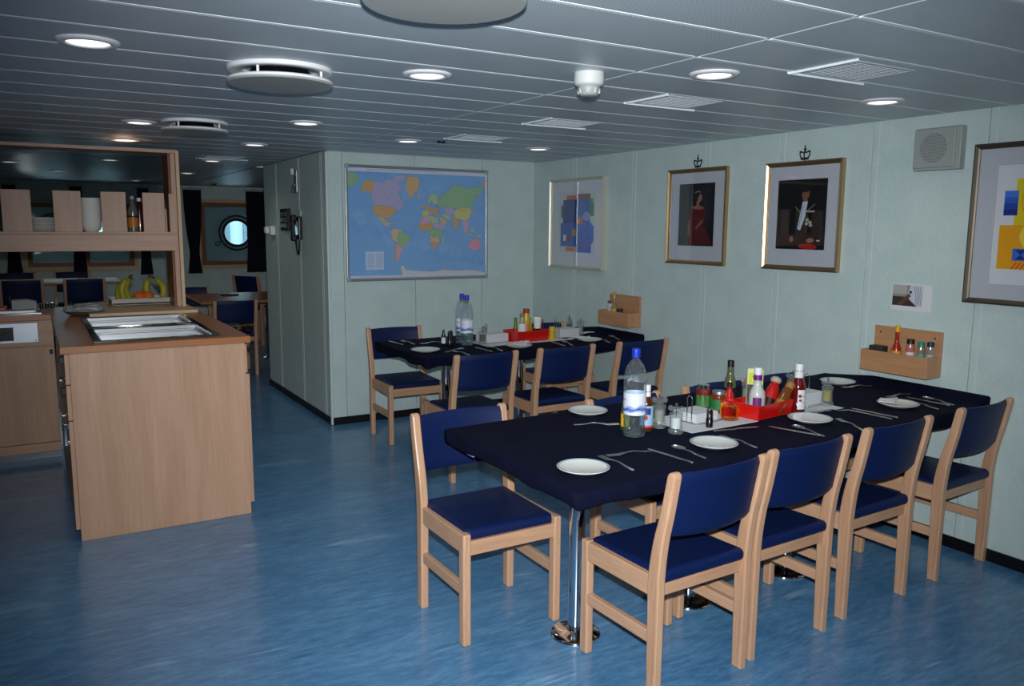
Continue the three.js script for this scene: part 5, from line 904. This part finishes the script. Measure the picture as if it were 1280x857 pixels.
    scribble(c, X(180), Y(84), 620, 6, '#8f97b8'); scribble(c, X(90), Y(730), 1180, 5, '#8f97b8');
    for (let k = 0; k < 90; k++) scribble(c, X(215 + (k * 97) % 640), Y(160 + (k * 61) % 380), 14, 3, 'rgba(80,80,110,0.5)');
  });
  const m = thing('world_map', 'framed political world map on the back wall', 'map', [(x0 + x1) / 2, (y0 + y1) / 2, ZB + 0.001]);
  part(m, 'board', bx(w - 0.02, h - 0.02, 0.012, 0, 0, 0.006), M.white);
  part(m, 'print', new THREE.PlaneGeometry(w - 0.036, h - 0.036).translate(0, 0, 0.0125), phys({ map: tex, roughness: 0.3, clearcoat: 0.7, clearcoatRoughness: 0.12 }));
  for (const s of [-1, 1]) { part(m, 'frame_bar', rb(w - 0.04, 0.022, 0.02, 0.006, 0, s * (h / 2 - 0.011), 0.01), M.alu); part(m, 'frame_bar', rb(0.022, h - 0.04, 0.02, 0.006, s * (w / 2 - 0.011), 0, 0.01), M.alu); for (const t of [-1, 1]) part(m, 'corner_cap', rb(0.036, 0.036, 0.024, 0.01, s * (w / 2 - 0.016), t * (h / 2 - 0.016), 0.012), M.greyPlastic); }
}
// corridor wall fittings
{
  const p = thing('wall_telephone', 'black wall telephone with curled cord on the corridor wall', 'telephone', [XC - 0.001, 1.52, -6.72], onRight);
  part(p, 'cradle', rb(0.12, 0.19, 0.035, 0.01, 0, 0, 0.0175), M.blackGloss); part(p, 'handset', merge([rb(0.05, 0.2, 0.03, 0.012, 0, 0.0, 0.066), rb(0.058, 0.055, 0.05, 0.014, 0, 0.08, 0.058), rb(0.058, 0.055, 0.05, 0.014, 0, -0.08, 0.058)]), M.black);
  for (let k = 0; k < 9; k++) part(p, 'key', rb(0.012, 0.008, 0.006, 0.002, 0.044 - 0.0, 0.05 - k * 0.012, 0.037), M.greyPlastic);
  part(p, 'cord', tube([[-0.01, -0.1, 0.04], [-0.03, -0.15, 0.03], [-0.025, -0.2, 0.025], [0.01, -0.215, 0.025], [0.03, -0.17, 0.025], [0.02, -0.1, 0.02]], 0.008, 40, 8), M.black);
  part(p, 'bracket', rb(0.04, 0.05, 0.02, 0.004, 0.03, 0.12, 0.01), M.greyPlastic);
  const b = thing('wall_panel_box', 'black square control box beside the telephone', 'control box', [XC - 0.001, 1.59, -7.12], onRight); part(b, 'case', rb(0.24, 0.19, 0.03, 0.005, 0, 0, 0.015), M.black); for (let i = 0; i < 3; i++) for (let j = 0; j < 3; j++) part(b, 'button', rb(0.05, 0.035, 0.006, 0.002, -0.065 + i * 0.065, -0.05 + j * 0.05, 0.032), M.blackGloss);
  const s = thing('wall_socket', 'small white socket at the end of the corridor wall', 'socket', [XC - 0.001, 1.495, -7.6], onRight); part(s, 'box', rb(0.16, 0.08, 0.045, 0.006, 0, 0, 0.0225), M.white); part(s, 'cover', rb(0.07, 0.06, 0.03, 0.006, -0.03, 0.004, 0.055), M.white);
  const l = thing('wall_lamp', 'chrome unlit wall lamp high above the telephone', 'wall lamp', [XC - 0.001, 1.9, -6.78], onRight); part(l, 'back_plate', rb(0.07, 0.19, 0.02, 0.008, 0, 0, 0.01), M.brushed); part(l, 'tube', lathe([[0.001, 0], [0.016, 0], [0.017, 0.05], [0.001, 0.052]], 20), M.whitePlastic, [0, 0.055, 0.04]); for (const [dx, dy] of [[-0.025, -0.08], [0.005, -0.05], [0.025, -0.03]]) part(l, 'knob', new THREE.SphereGeometry(0.014, 16, 12), M.chrome, [dx, dy, 0.035]);
}
renderer.render(scene, camera);
